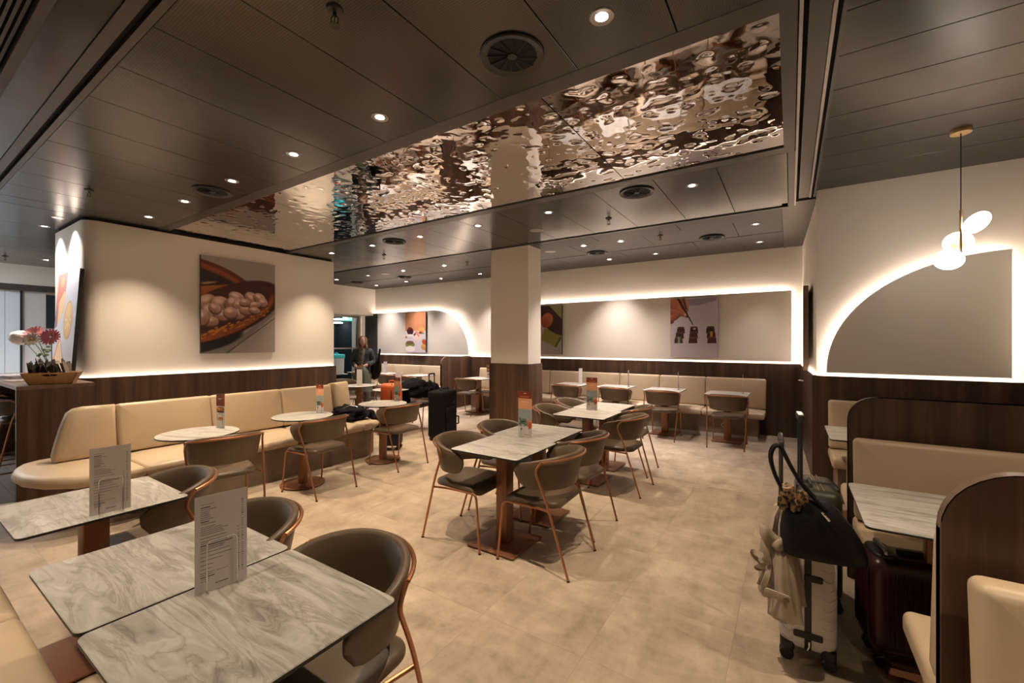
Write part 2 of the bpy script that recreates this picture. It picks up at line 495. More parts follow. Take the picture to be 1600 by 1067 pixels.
# ---- far wall with wainscot, lit panel and lit arch
YF = 8.38
wf = struct(sbox('wall_far', (-11.4, 0.6, YF, YF + 0.15, 0, ZC + 0.2), M['cream_wall']))
xs = [-10.74, -9.5, -8.3, -7.1, -5.9, -4.7, -3.5, -2.3, -1.1, 0.165]
for a, b in zip(xs[:-1], xs[1:]):
    sbox('wainscot_panel', (a + 0.0006, b - 0.0006, YF - 0.075, YF - 0.05, 0, 1.2), M['walnut'], wf)
sbox('led_light_stop', (-10.74, 0.165, YF - 0.05, YF - 0.046, 0, 1.195), M['void'], wf)  # dark strip added to keep LED light from leaking through panel seams
sbox('led_strip', (-10.7, 0.15, YF - 0.05, YF - 0.02, 1.165, 1.175), M['led'], wf)

def lit_panel(name, poly, y, thick, gap, mat, parent, strip=None):
    """flat panel standing off a wall that faces -Y, with a light strip round its back edge; poly = (x, z)"""
    mt = Matrix.Rotation(R(90), 4, 'X')      # prism z -> -y
    p = MB().prism(poly, -(y - gap), -(y - gap - thick), mat=mt).build(name, mat, parent, smooth=True, angle=30)
    if strip:
        cx = sum(q[0] for q in poly) / len(poly); cz = sum(q[1] for q in poly) / len(poly)
        vs = []; fs = []
        for i, (a, b) in enumerate(strip):
            d = Vector((a - cx, b - cz)); d.normalize()
            a -= d.x * 0.04; b -= d.y * 0.04
            vs += [(a, y - gap + 0.002, b), (a, y - 0.006, b)]
            if i: fs.append((2 * i - 2, 2 * i, 2 * i + 1, 2 * i - 1))
        mb = MB(); mb.v = vs; mb.f = fs; mb.m = [0] * len(fs)
        mb.build('led_strip', M['led'], parent, smooth=False)
    return p
lit_panel('lit_wall_panel', [(-5.0, 1.235), (0.018, 1.235), (0.018, 2.40), (-5.0, 2.40)], YF, 0.02, 0.062, M['cream_wall'], wf,
          [(-5.0, 1.25), (-5.0, 2.40), (0.018, 2.40), (0.018, 1.25)])
arc = [(-7.9 + 1.2 * math.sin(R(t)) * 1.0, 1.235 + 1.165 * math.cos(R(t))) for t in range(0, 91, 5)]
arch_poly = [(-10.1, 1.235)] + [(-10.1, 2.4)] + arc
lit_panel('lit_arch_panel', arch_poly, YF, 0.02, 0.062, M['white_panel'], wf, [(-10.7, 2.4)] + arc)
lit_panel('grey_arch_panel', [(-10.68, 1.0), (-10.105, 1.0), (-10.105, 2.4), (-10.68, 2.4)], YF - 0.03, 0.02, 0.02, M['grey_panel'], wf,
          [(-10.68, 2.36), (-10.68, 1.0)])

# ---- left end: bulkhead over a glazed shopfront
wl = struct(sbox('wall_left', (-11.0, -10.3, 4.9, YF, 2.34, ZC), M['cream_wall']))
w1 = struct(sbox('window_1', (-10.86, -10.80, 8.12, 8.30, 0, 2.34), M['steel']))
for y0 in (5.4, 6.75):
    MB().box(-10.86, -10.81, y0, y0 + 0.05, 0, 2.34).build('window_frame', M['steel'], w1, smooth=False)
MB().box(-10.86, -10.81, 5.4, 8.12, 2.28, 2.34).build('window_frame', M['steel'], w1, smooth=False)
MB().box(-10.86, -10.81, 5.4, 8.12, 1.36, 1.40).build('window_frame', M['steel'], w1, smooth=False)
for a, b, c, d in ((5.45, 6.75, 0.02, 1.36), (6.8, 8.12, 0.02, 1.36), (5.45, 6.75, 1.40, 2.28), (6.8, 8.12, 1.40, 2.28)):
    MB().box(-10.842, -10.834, a, b, c, d).build('window_pane', M['glass'], w1, smooth=False)
M['night'] = plain('night', (0.012, 0.016, 0.02), 0.7)
struct(sbox('wall_outside', (-13.8, -13.7, 3.5, 9.5, 0, 3.3), M['night']))
struct(sbox('ceiling_outside', (-13.7, -11.0, 3.5, 9.5, 2.62, 2.7), M['night']))
struct(sbox('wall_outside_end', (-13.7, -11.0, 9.45, 9.55, 0, 3.1), M['night']))
M['lamp_cool'] = emis('lamp_cool', (0.85, 0.95, 1.0), 6.0)
for xx, yy in ((-11.7, 7.75), (-12.6, 8.75), (-12.6, 8.0), (-13.3, 9.2), (-13.1, 8.5)):
    o = MB().lathe([(0.16, 0.0), (0.17, 0.03), (0.1, 0.05)], 20).build('ceiling_lamp', M['lamp_cool'], loc=(xx, yy, 2.30 if xx > -12.8 else 2.22))
    MB().tube([(0, 0, 0.05), (0, 0, 0.32 if xx > -12.8 else 0.40)], 0.006, 6).build('lamp_cord', M['black'], o)
    tag(o, 'white round ceiling lamp shining in the dark hall behind the glass', 'lamp', 'lamps behind the glass')

# ---- far left corridor wall with pale panels
wc = struct(sbox('wall_corridor', (-13.25, -13.12, -2.6, 3.5, 0, ZC), M['cream_wall']))
sbox('bulkhead', (-13.12, -13.0, -2.6, 3.5, 2.72, ZC), M['cream_wall'], wc)
sbox('header_rail', (-13.12, -12.96, -2.6, 3.5, 2.60, 2.72), M['frame_paint'], wc)
M['pale_blue'] = plain('pale_blue', (0.60, 0.66, 0.72), 0.45)
M['pale_grey'] = plain('pale_grey', (0.55, 0.56, 0.57), 0.45)
for a, b, k in ((0.2, 1.1, 'pale_blue'), (1.11, 1.60, 'pale_blue'), (1.605, 1.80, 'pale_blue'), (1.83, 2.16, 'pale_grey')):
    sbox('wall_panel', (-13.12, -13.09, a, b, 0.02, 2.60), M[k], wc)
sbox('mullion', (-13.12, -13.05, 1.80, 1.83, 0, 2.60), M['black'], wc)
sbox('dark_pane', (-13.12, -13.10, 2.17, 2.6, 1.85, 2.55), M['night'], wc)
sbox('wall_panel', (-13.12, -13.10, 2.17, 2.6, 1.1, 1.84), M['pale_grey'], wc)

# ---- the big white block with rounded corner, its wainscot and light line
ZB = 1.107
def corner(x1, y0, r, off=0.0, n=8):
    c = (x1 - r, y0 + r)
    return [(c[0] + (r + off) * math.cos(R(-90 + 90.0 * k / n)), c[1] + (r + off) * math.sin(R(-90 + 90.0 * k / n))) for k in range(n + 1)]
XB, Y0B, Y1B = -7.35, 1.53, 5.0
block = MB().prism([(-8.72, 4.9), (-8.72, Y0B)] + corner(XB, Y0B, 0.16) + [(XB, Y1B), (-8.72, Y1B)], 0, ZC - 0.03).build('wall_block', M['cream_wall'])
struct(block)
MB().prism([(-8.70, 4.9), (-8.70, Y0B + .03)] + corner(XB - .03, Y0B + .03, 0.14) + [(XB - .03, Y1B - .03), (-8.7, Y1B - .03)], ZC - 0.03, ZC + 0.02).build('shadow_gap', M['void'], block)
def wall_run(pts, off0, off1, z0, z1, name, mat, parent):
    """thin curved panel following pts (outside normal to the right of travel)"""
    a = []; b = []
    for i, p in enumerate(pts):
        q0 = Vector(pts[max(i - 1, 0)]); q1 = Vector(pts[min(i + 1, len(pts) - 1)])
        d = (q1 - q0).normalized(); nrm = Vector((d.y, -d.x)); p = Vector(p)
        a.append(tuple(p + nrm * off0)); b.append(tuple(p + nrm * off1))
    return MB().prism(a + b[::-1], z0, z1).build(name, mat, parent, smooth=True, angle=30)
run = corner(XB, Y0B, 0.16)
segs = [[(-8.72, Y0B), (-8.1, Y0B)], [(-8.1, Y0B), run[0]], run, [run[-1], (XB, 2.8)], [(XB, 2.8), (XB, 3.9)], [(XB, 3.9), (XB, Y1B)]]
for sg in segs:
    e0 = Vector(sg[0]) - (Vector(sg[1]) - Vector(sg[0])).normalized() * (0.004 if sg is run else 0.0)
    e1 = Vector(sg[-1]) + (Vector(sg[-1]) - Vector(sg[-2])).normalized() * (0.004 if sg is run else 0.0)
    wall_run([tuple(e0)] + (run if sg is run else []) + [tuple(e1)], 0.05, 0.0755 if sg is run else 0.075, 0, ZB, 'wainscot_panel', M['walnut'], block)
    wall_run(sg, 0.008, 0.035, ZB - 0.04, ZB - 0.03, 'led_strip', M['led'], block)

# ---- pillar
px0, px1, py0, py1 = -4.27, -3.53, 5.89, 6.30
pil = struct(sbox('wall_pillar', (px0, px1, py0, py1, 1.2, ZC), M['cream_wall']))
for a in ((px0 - .02, px1 + .02, py0 - .02, py0 + .05, 0, 1.2), (px0 - .02, px1 + .02, py1 - .05, py1 + .02, 0, 1.2),
          (px1 - .05, px1 + .02, py0 + .052, py1 - .052, 0, 1.2), (px0 - .02, px0 + .05, py0 + .052, py1 - .052, 0, 1.2)):
    sbox('wainscot_panel', a, M['walnut'], pil)

# ---- side wall of the booth bay (faces the aisle)
sw = struct(MB().prism([(0.24, 5.805), (0.40, 5.805), (0.40, YF), (0.165, YF)], 0, ZD + 0.2).build('wall_bay_side', M['cream_wall'], smooth=False))
d = Vector((0.165 - 0.24, YF - 5.8)).normalized()
def side_run(t0, t1, o0, o1, z0, z1, name, mat):
    p = Vector((0.24, 5.8)); nn = Vector((-d.y, d.x))
    q = [p + d * t0 + nn * o0, p + d * t1 + nn * o0, p + d * t1 + nn * o1, p + d * t0 + nn * o1]
    return MB().prism([tuple(v) for v in q], z0, z1).build(name, mat, sw, smooth=False)
for t0, t1 in ((0, 1.0), (1.003, 1.85), (1.853, 2.5)):
    side_run(t0, t1, 0.0, 0.03, 0, 1.19, 'wainscot_panel', M['walnut'])
side_run(0.05, 2.45, 0.004, 0.02, 1.192, 1.2, 'led_strip', M['led'])
hd = MB().tube(fillet([(0.175, 7.55, 0.99), (0.105, 7.55, 0.99), (0.10, 7.66, 0.99)], 0.02), 0.009)
hd.lathe([(0.022, -0.012), (0.022, 0.012)], 14, (0, 0, 0), mat=Matrix.Translation((0.168, 7.55, 0.99)) @ Matrix.Rotation(R(90), 4, 'Y'))
hd.build('door_handle', M['chrome'], sw)

# ---- booth wall with lit arch
YR = 5.8
wb = struct(sbox('wall_booth', (0.24, 1.97, YR, YR + 0.12, 0, ZD + 0.2), M['cream_wall']))
for a, b in ((0.2, 1.0), (1.0, 1.775)):
    sbox('wainscot_panel', (a + .0006, b - .0006, YR - 0.075, YR - 0.05, 0, 1.187), M['walnut'], wb)
sbox('led_light_stop', (0.2, 1.775, YR - 0.05, YR - 0.046, 0, 1.182), M['void'], wb)  # added light blocker between the booth LED and its panel seam
sbox('led_strip', (0.25, 1.76, YR - 0.05, YR - 0.02, 1.150, 1.160), M['led'], wb)
arc2 = [(1.686 - 1.36 * math.cos(R(t)), 1.225 + 1.175 * math.sin(R(t)) ** 0.96) for t in range(0, 91, 4)]
lit_panel('lit_arch_panel', arc2 + [(1.686, 2.4), (1.686, 1.225)], YR, 0.02, 0.058, M['cream_wall'], wb, arc2 + [(1.686, 2.4), (1.686, 1.24)])

# ---- ceiling
ceil = struct(sbox('ceiling', (-13.3, 2.0, -3.2, YF + 0.1, ZD + 0.16, ZD + 0.26), M['void']))
def cpanel(x0, x1, y0, y1, mat, z=ZC, name='ceiling_panel', g=0.002, t=0.03):
    return MB().rbox(x0 + g, x1 - g, y0 + g, y1 - g, [(0.003, z), (0.0, z + 0.004), (0.0, z + t)], 0.003, 1).build(name, M[mat], ceil, smooth=False)
# near bay, perforated panels
jx = [0.03 - 0.004]
xj = -0.48
xs = [-0.02]
while xj > -7.2: xs.append(xj); xj -= 0.5435
xs.append(-7.36)
for a, b in zip(xs[1:], xs[:-1]):
    cpanel(a, b, 0.80, 2.27, 'ceil_perf')
MB().box(-7.36, -0.02, 2.27, 2.40, ZC, ZC + 0.03).build('ceiling_border', M['frame_paint'], ceil, smooth=False)
MB().box(-7.36, -0.02, 0.765, 0.80, ZC, ZC + 0.03).build('ceiling_border', M['frame_paint'], ceil, smooth=False)
# ripple mirror strip
mj = [-0.0, -1.35, -3.11, -4.89, -6.66, -8.4]
def dimple(xx, yy):
    a = noise.noise(Vector((xx * 6.0, yy * 7.0, 0.3))); b = noise.noise(Vector((xx * 11.5, yy * 13.0, 7.1)))
    return a * 0.0011 + max(0.0, b - 0.13) ** 1.6 * 0.0115 - max(0.0, -b - 0.30) ** 1.6 * 0.006
def ripple(x0, x1, y0, y1):
    st = 0.0135
    nx = int((x1 - x0) / st); ny = int((y1 - y0) / st)
    vs = []; fs = []
    for j in range(ny + 1):
        yy = y0 + (y1 - y0) * j / ny
        for i in range(nx + 1):
            xx = x0 + (x1 - x0) * i / nx
            e = min(1.0, (xx - x0) / 0.03, (x1 - xx) / 0.03, (yy - y0) / 0.03, (y1 - yy) / 0.03)
            h = dimple(xx, yy)
            vs.append((xx, yy, ZC + 0.012 + h * max(e, 0)))
    for j in range(ny):
        for i in range(nx):
            a = j * (nx + 1) + i
            fs.append((a, a + nx + 1, a + nx + 2, a + 1))
    mb = MB(); mb.v = vs; mb.f = fs; mb.m = [0] * len(fs)
    o = mb.build('mirror_panel', M['mirror'], ceil, smooth=False); o.data.shade_smooth()
    return o
for a, b in zip(mj[1:], mj[:-1]):
    ripple(a + 0.004, b - 0.004, 2.404, 4.076)
sbox('mirror_backing', (-8.5, 0.0, 2.40, 4.08, ZC + 0.026, ZC + 0.03), M['dark_metal'], ceil)
MB().box(-8.5, -0.02, 4.08, 4.20, ZC, ZC + 0.03).build('ceiling_border', M['frame_paint'], ceil, smooth=False)
MB().box(-0.018, 0.035, 4.20, 5.83, ZC - 0.001, ZC + 0.03).build('ceiling_border', M['frame_paint'], ceil, smooth=False)
MB().box(-0.045, 0.03, 0.8, 4.20, ZC - 0.002, ZC + 0.03).build('ceiling_border', M['frame_paint'], ceil, smooth=False)
# middle bay
xs = [-0.02, -0.56]
xj = -1.115
while xj > -10.2: xs.append(xj); xj -= 0.62
xs.append(-10.3)
for a, b in zip(xs[1:], xs[:-1]):
    cpanel(a, b, 4.20, 5.83, 'ceil_plain')
MB().box(-10.3, -0.02, 5.83, 5.87, ZC - 0.012, ZC + 0.03).build('ceiling_border', M['frame_paint'], ceil, smooth=False)
# back bay, panels in a staggered bond
y = 5.88; r_ = 0
for yy in (6.30, 7.15, 7.75, YF):
    x = -0.085 - (0.0 if r_ % 2 == 0 else 0.55)
    if r_ % 2: cpanel(-0.085 - 0.55, -0.085, y, yy, 'ceil_back', ZC + 0.004 * (r_ % 2))
    while x > -10.9:
        cpanel(x - 1.2, x, y, yy, 'ceil_back', ZC + 0.004 * (r_ % 2))
        x -= 1.2
    y = yy; r_ += 1
# bay in front of the block's left face and the corridor beyond
x = -7.36
for k in range(5):
    w = 1.15
    for y0, y1 in ((-2.4, 0.8), (0.8, 2.35), (2.35, 4.19)):
        if x - w < -8.6 or y0 < 2.3:
            cpanel(x - w, x, y0, y1, 'ceil_plain')
    x -= w
# near-left: bulkhead strip, slotted edge and slat ceiling
t1 = struct(sbox('trim_1', (-7.36, 0.0, 0.50, 0.665, ZC - 0.004, ZC + 0.03), M['ceil_plain']))
sbox('slot_edge', (-7.36, 0.0, 0.668, 0.725, ZC - 0.012, ZC + 0.02), M['frame_paint'], t1)
sbox('slot_gap', (-7.36, 0.0, 0.727, 0.763, ZC + 0.03, ZC + 0.04), M['void'], t1)
sbox('slat_backing', (-7.36, 0.0, -2.9, 0.49, ZC + 0.09, ZC + 0.10), M['void'], ceil)
sbox('slat_frame', (-7.36, 0.0, 0.455, 0.497, ZC - 0.01, ZC + 0.08), M['ceil_slat'], t1)
for k in range(140):
    yy = 0.43 - 0.024 * k
    MB().box(-7.36, -0.01, yy, yy + 0.013, ZC + 0.02, ZC + 0.08).build('ceiling_slat', M['ceil_slat'], ceil, smooth=False)
# beam between aisle and booths
t2 = struct(sbox('trim_2', (0.075, 0.165, -3.0, 5.60, ZC - 0.004, ZC + 0.05), M['frame_paint']))
sbox('beam_flange', (0.036, 0.052, -3.0, 5.83, ZC - 0.012, ZC + 0.05), M['steel'], t2)
sbox('beam_gap', (0.02, 0.078, -3.0, 5.83, ZC + 0.06, ZC + 0.07), M['void'], t2)
sbox('track_rail', (0.168, 0.185, -3.0, 5.60, ZC - 0.012, ZC + 0.05), M['steel'], t2)
sbox('track_slot', (0.186, 0.204, -3.0, 5.60, ZC + 0.02, ZC + 0.05), M['void'], t2)
sbox('track_rail', (0.205, 0.222, -3.0, 5.60, ZC - 0.012, ZC + 0.11), M['frame_paint'], t2)
sbox('soffit_panel', (-0.08, 0.235, 5.72, YF, ZC, ZC + 0.03), M['frame_paint'], t2)
sbox('beam_flange', (-0.085, -0.06, 5.84, YF, ZC - 0.01, ZC + 0.03), M['frame_paint'], t2)
sbox('beam_hole', (0.10, 0.235, 5.55, 5.715, ZC + 0.09, ZC + 0.10), M['void'], t2)
# ceiling over the booths
y = -3.0
ys = [-3.0]
while ys[-1] + 0.41 < YR - 0.1: ys.append(ys[-1] + 0.41)
ys[-1] = YR
for a, b in zip(ys[:-1], ys[1:]):
    cpanel(0.225, 1.82, a, b, 'ceil_right', ZD)

# ================================================================== LIGHTS IN THE CEILING
def mk_downlight(name_dim=False, watts=SPOT_W, col=SPOT_WARM, size=86, blend=1.0):
    def f():
        t = thing('downlight', 'recessed downlight', 'downlight')
        MB().lathe([(0.031, -0.002), (0.056, -0.005), (0.059, -0.001), (0.059, 0.0), (0.031, 0.0)], 24, cap=False).build('trim_ring', M['steel'], t)
        MB().lathe([(0.002, -0.0022), (0.026, -0.0022), (0.0315, -0.001), (0.002, -0.001)], 20).build('lens', M['lens_dim' if name_dim else 'lens'], t)
        ld = bpy.data.lights.new('beam', 'SPOT'); ld.energy = watts; ld.color = col
        ld.spot_size = R(size); ld.spot_blend = blend; ld.shadow_soft_size = 0.02
        lo = bpy.data.objects.new('beam', ld); COL.objects.link(lo); lo.parent = t; lo.location = (0, 0, -0.012)
        return t
    return f
dl_warm = Proto(mk_downlight())
dl_pink = Proto(mk_downlight(watts=SPOT_W * 1.15, col=SPOT_PINK))
dl_dim = Proto(mk_downlight(True, SPOT_W * 0.35, SPOT_PINK, 70))
dl_wash = Proto(mk_downlight(True, SPOT_W * 0.5, SPOT_PINK, 104, 0.8))
ORD = ['first', 'second', 'third', 'fourth', 'fifth', 'sixth']
for i, x in enumerate((-0.762, -2.398, -3.474, -4.548, -5.645, -6.724)):
    dl_warm.put((x, 1.99 if x < -1 else 1.96, ZC), 0, 'bright recessed downlight before the mirrored strip, ' + ORD[i] + ' of its row from the right', 'downlights in the near bay')
for i, x in enumerate((-0.825, -2.449, -3.521, -4.607, -5.678, -6.764)):
    dl_warm.put((x, 4.56, ZC), 0, 'bright recessed downlight just beyond the mirrored strip, ' + ORD[i] + ' of its row from the right', 'downlights in the middle bay')
for row, pts in (('front', ((-9.514, 6.552), (-7.104, 6.53), (-5.929, 6.552), (-2.813, 6.445), (-2.206, 6.474))), ('rear', ((-9.56, 7.813), (-8.306, 7.743), (-7.18, 7.819), (-5.961, 7.797), (-2.863, 7.75)))):
    for i, (x, y) in enumerate(pts):
        dl_pink.put((x, y, ZC), 0, 'small bright downlight, ' + ORD[i] + ' from the left in the ' + row + ' row of the dark back ceiling', 'downlights in the back bay')
for x, y, w_ in ((-8.306, 6.55, 'above the lit arch'), (-0.384, 6.508, 'beside the beam, front row'), (-0.402, 7.701, 'beside the beam, rear row'), (-2.0, 7.717, 'in the middle above the far wall')):
    dl_dim.put((x, y, ZC), 0, 'dim recessed downlight in the dark back ceiling, ' + w_, 'dim downlights in the back bay')
for x in (-7.72, -8.45):
    dl_wash.put((x, 1.38, ZC), 0, 'wall washer downlight above the left face of the white block, ' + ('right one' if x > -8 else 'left one'), 'wall washers at the white block')
dl_warm.put((1.05, 0.35, ZD), 0, 'recessed downlight over the nearest booth, above the camera on the right')
dl_booth_fill = Proto(mk_downlight(watts=SPOT_W * 0.55))  # fill spot, added out of view to brighten booth seats and table
dl_booth_fill.put((0.95, 2.15, ZD), 0, 'unseen fill downlight added over the second booth, above the red suitcase')
dl_pink.put((-11.856, 1.959, ZC), 0, 'lone bright downlight far off in the left corridor ceiling')
dl_near = Proto(mk_downlight(watts=SPOT_W * 0.6))
for i, x in enumerate((-1.6, -2.75, -3.9)):
    dl_near.put((x, -0.45, ZC + 0.015), 0, 'recessed downlight among the ceiling slats above the near tables, ' + ORD[i] + ' from the right', 'downlights above the near tables')

# ---- swirl vents
def mk_vent():
    t = thing('swirl_vent', 'vent', 'vent')
    MB().lathe([(0.135, -0.002), (0.172, -0.012), (0.176, -0.006), (0.176, 0.0), (0.135, 0.004)], 36, cap=False).build('rim', M['dark_metal'], t)
    MB().lathe([(0.002, -0.002), (0.137, -0.002), (0.137, -0.001), (0.002, -0.001)], 30).build('backing', M['void'], t)
    MB().lathe([(0.002, -0.008), (0.026, -0.008), (0.028, -0.002), (0.002, -0.002)], 16).build('hub', M['black'], t)
    blade = None
    for k in range(12):
        a = 2 * PI * k / 12
        if blade is None:
            mb = MB()
            vs = [(0.026, 0.010, -0.0025), (0.134, 0.026, -0.0025), (0.134, 0.030, -0.009), (0.026, 0.014, -0.009),
                  (0.026, 0.0115, -0.0025), (0.134, 0.0275, -0.0025), (0.134, 0.0315, -0.009), (0.026, 0.0155, -0.009)]
            mb.add(vs, [(0, 1, 2, 3), (7, 6, 5, 4), (0, 4, 5, 1), (1, 5, 6, 2), (2, 6, 7, 3), (3, 7, 4, 0)])
            b = blade = mb.build('blade', M['black'], t, smooth=False)
        else:
            b = blade.copy(); COL.objects.link(b)
        b.rotation_euler = (0, 0, a)
    return t
vent = Proto(mk_vent)
for x, y, lb in ((-1.274, 1.955, 'large black swirl vent in the near ceiling, closest to the camera'),
                 (-5.032, 2.016, 'black swirl vent in the near ceiling above the long cream sofa'),
                 (-1.343, 4.444, 'black swirl vent just beyond the mirrored strip, right of the pillar'),
                 (-5.152, 4.553, 'black swirl vent beyond the mirrored strip, left of the pillar'),
                 (-9.471, 7.123, 'small dark vent in the back ceiling, furthest left'),
                 (-7.761, 7.195, 'small dark vent in the back ceiling above the lit arch'),
                 (-2.837, 7.08, 'small dark vent in the back ceiling just right of the pillar'),
                 (-0.986, 6.98, 'small dark vent in the back ceiling near the beam on the right'),
                 (-11.6, 2.25, 'dark vent in the left corridor ceiling beside the white block')):
    vent.put((x, y, ZC - 0.003), 0.4, lb)

def mk_sprinkler():
    t = thing('sprinkler', 'sprinkler', 'sprinkler')
    MB().lathe([(0.004, 0.0), (0.040, 0.0), (0.036, -0.008), (0.012, -0.012), (0.004, -0.012)], 20).build('escutcheon', M['dark_metal'], t)
    mb = MB().tube([(0, 0, -0.01), (0, 0, -0.03)], 0.009, 8)
    for s_ in (-1, 1): mb.tube(fillet([(s_ * 0.006, 0, -0.028), (s_ * 0.016, 0, -0.036), (s_ * 0.016, 0, -0.058), (0, 0, -0.072)], 0.006, 3), 0.0028, 6)
    mb.build('frame_arms', M['black'], t)
    MB().tube([(0, 0, -0.03), (0, 0, -0.066)], 0.0028, 6).build('glass_bulb', M['copper'], t)
    MB().lathe([(0.003, -0.072), (0.026, -0.074), (0.026, -0.076), (0.003, -0.076)], 16).build('deflector', M['dark_metal'], t)
    return t
spr = Proto(mk_sprinkler)
for x, y, lb in ((-1.801, 1.23, 'sprinkler head in the near ceiling, left of the large vent'), (-6.056, 1.304, 'sprinkler head in the near ceiling close to the white block'),
                 (-1.925, 5.189, 'sprinkler head beyond the mirrored strip, right of the pillar'), (-6.095, 5.15, 'sprinkler head beyond the mirrored strip, left of the pillar'),
                 (-1.599, 6.444, 'tiny sprinkler head in the back ceiling, right of the pillar'), (-5.271, 6.485, 'tiny sprinkler head in the back ceiling, left of the pillar'),
                 (-11.95, 1.466, 'sprinkler head in the left corridor ceiling')):
    spr.put((x, y, ZC - 0.002), 0.6, lb)
def mk_speaker():
    t = thing('ceiling_speaker', 'speaker', 'speaker')
    MB().lathe([(0.075, 0.0), (0.092, -0.004), (0.094, 0.0), (0.075, 0.0)], 28, cap=False).build('rim', M['steel'], t)
    MB().lathe([(0.002, -0.004), (0.06, -0.003), (0.077, 0.0), (0.002, 0.0)], 28).build('grille', M['steel'], t)
    return t
spk = Proto(mk_speaker)
for x, y, lb in ((-2.983, 5.198, 'round grey ceiling speaker beyond the mirrored strip, beside the pillar'), (-3.473, 6.539, 'round ceiling speaker in the back ceiling just right of the pillar'),
                 (-7.78, 6.611, 'round ceiling speaker in the back ceiling above the left tables')):
    spk.put((x, y, ZC), 0, lb)

# ---- pendant over the booths
pd = thing('pendant_lamp', 'brass pendant lamp with three glowing white glass discs over the booths', 'lamp', (1.13, 4.77, 0))
MB().lathe([(0.002, ZD - 0.028), (0.062, ZD - 0.028), (0.064, ZD - 0.024), (0.064, ZD), (0.002, ZD)], 28).build('canopy', M['brass'], pd)
MB().tube([(0, 0, ZD - 0.028), (0, 0, 2.60)], 0.0035, 6).build('cord', M['black'], pd)
MB().tube([(0, 0, 2.60), (0, 0, 2.16)], 0.009, 10).build('stem', M['brass'], pd)
def disc(c, d, nm):
    d = Vector(d).normalized(); mt = Matrix.Translation(c) @ d.to_track_quat('Z', 'Y').to_matrix().to_4x4()
    prof = [(0.004, -0.032)] + [(0.092 * math.sin(R(a)), -0.032 * math.cos(R(a))) for a in range(15, 166, 15)] + [(0.004, 0.032)]
    g = MB().lathe(prof, 24, mat=mt).build('glass_disc', M['globe'], pd)
    MB().lathe([(0.003, -0.042), (0.040, -0.042), (0.044, -0.034), (0.003, -0.030)], 20, mat=mt).build('disc_cap', M['brass'], g)
disc((0.088, 0.0, 2.485), (0.35, -0.55, -0.55), 1)
disc((0.0, 0.065, 2.350), (0.25, 0.75, 0.45), 2)
disc((-0.080, -0.045, 2.205), (-0.25, -0.6, -0.55), 3)

# ================================================================== CHAIR
def shell_bm():
    mb = MB(); rings = []
    tm = 112; n = 40
    for i in range(n + 1):
        t = -tm + 2 * tm * i / n; at = abs(t)
        zt = 0.797 - 0.085 * (at / tm) ** 2.2; zb = 0.548
        h = zt - zb
        s_ = max(0.0, (at - (tm - 16)) / 16.0)
        cut = 1 - math.sqrt(max(0.0, 1 - s_ * s_))
        zb2 = zb + h * 0.42 * cut; zt2 = zt - h * 0.22 * cut
        zb2 -= 0.0
        hh = zt2 - zb2; th = 0.036 - 0.012 * cut
        a = R(t); nx, ny = math.sin(a), -math.cos(a)
        ring = []
        def P(off, z):
            k = (z - zb) / h
            rx = 0.242 + 0.038 * k; ry = 0.205 + 0.055 * k
            return ((rx + off) * nx, (ry + off) * ny - 0.02 + (0.0 if at < 90 else (at - 90) / 22 * 0.045), z)
        e = min(0.012, hh * 0.3)
        for off, z in ((0, zb2 + e), (0, zb2 + hh * 0.33), (0, zb2 + hh * 0.66), (0, zt2 - e), (-th * 0.2, zt2 - e * 0.2), (-th * 0.5, zt2), (-th * 0.8, zt2 - e * 0.2),
                       (-th, zt2 - e), (-th * 1.15, zb2 + hh * 0.66), (-th * 1.15, zb2 + hh * 0.33), (-th, zb2 + e), (-th * 0.8, zb2 + e * 0.2), (-th * 0.5, zb2), (-th * 0.2, zb2 + e * 0.2)):
            ring.append(P(off, z))
        rings.append(ring)
    return mb.rings(rings)

def mk_chair():
    t = thing('dining_chair', 'chair', 'chair')
    # seat with a waterfall front
    prof = [(0.03, 0.430), (0.008, 0.433), (0.0, 0.442), (0.0, 0.456), (0.006, 0.468), (0.022, 0.476), (0.08, 0.480), (0.16, 0.478)]
    sm = MB().rbox(-0.232, 0.232, -0.205, 0.235, prof, 0.075, 6)
    out = []
    for (x, y, z) in sm.v:
        k = 1.0 - 0.10 * max(0.0, (0.05 - y) / 0.25)
        if y > 0.13: z -= (y - 0.13) ** 2 * 3.2
        out.append((x * k, y, z))
    sm.v = out
    sm.build('seat', M['taupe'], t, angle=60)
    shell_bm().build('backrest', M['taupe'], t, angle=70)
    cap = M['black']
    for s_ in (-1, 1):
        pth = fillet([(s_ * 0.235, 0.262, 0.004), (s_ * 0.226, 0.222, 0.428), (s_ * 0.226, -0.05, 0.428), (s_ * 0.252, -0.165, 0.428)], 0.045, 5)
        lg = MB().tube(pth, 0.0088, 8).build('leg', M['copper'], t)
        MB().tube([(s_ * 0.2352, 0.2625, 0.0), (s_ * 0.235, 0.262, 0.010)], 0.0108, 8).build('foot_cap', cap, lg)
        pth = fillet([(s_ * 0.243, -0.290, 0.004), (s_ * 0.268, -0.135, 0.52), (s_ * 0.280, -0.062, 0.690), (s_ * 0.272, -0.108, 0.752)], 0.07, 6)
        lg = MB().tube(pth, 0.0088, 8).build('leg', M['copper'], t)
        MB().tube([(s_ * 0.243, -0.2902, 0.0), (s_ * 0.2433, -0.288, 0.010)], 0.0108, 8).build('foot_cap', cap, lg)
    pr = []
    for k in range(-13, 14):
        a = R(70.0 * k / 13)
        pr.append((0.2885 * math.sin(a) * 1.003, -0.02 - 0.2685 * math.cos(a), 0.775 - 0.024 * (abs(k) / 13.0) ** 2))
    MB().tube(pr, 0.0088, 8).build('back_rail', M['copper'], t)
    return t
chair = Proto(mk_chair)
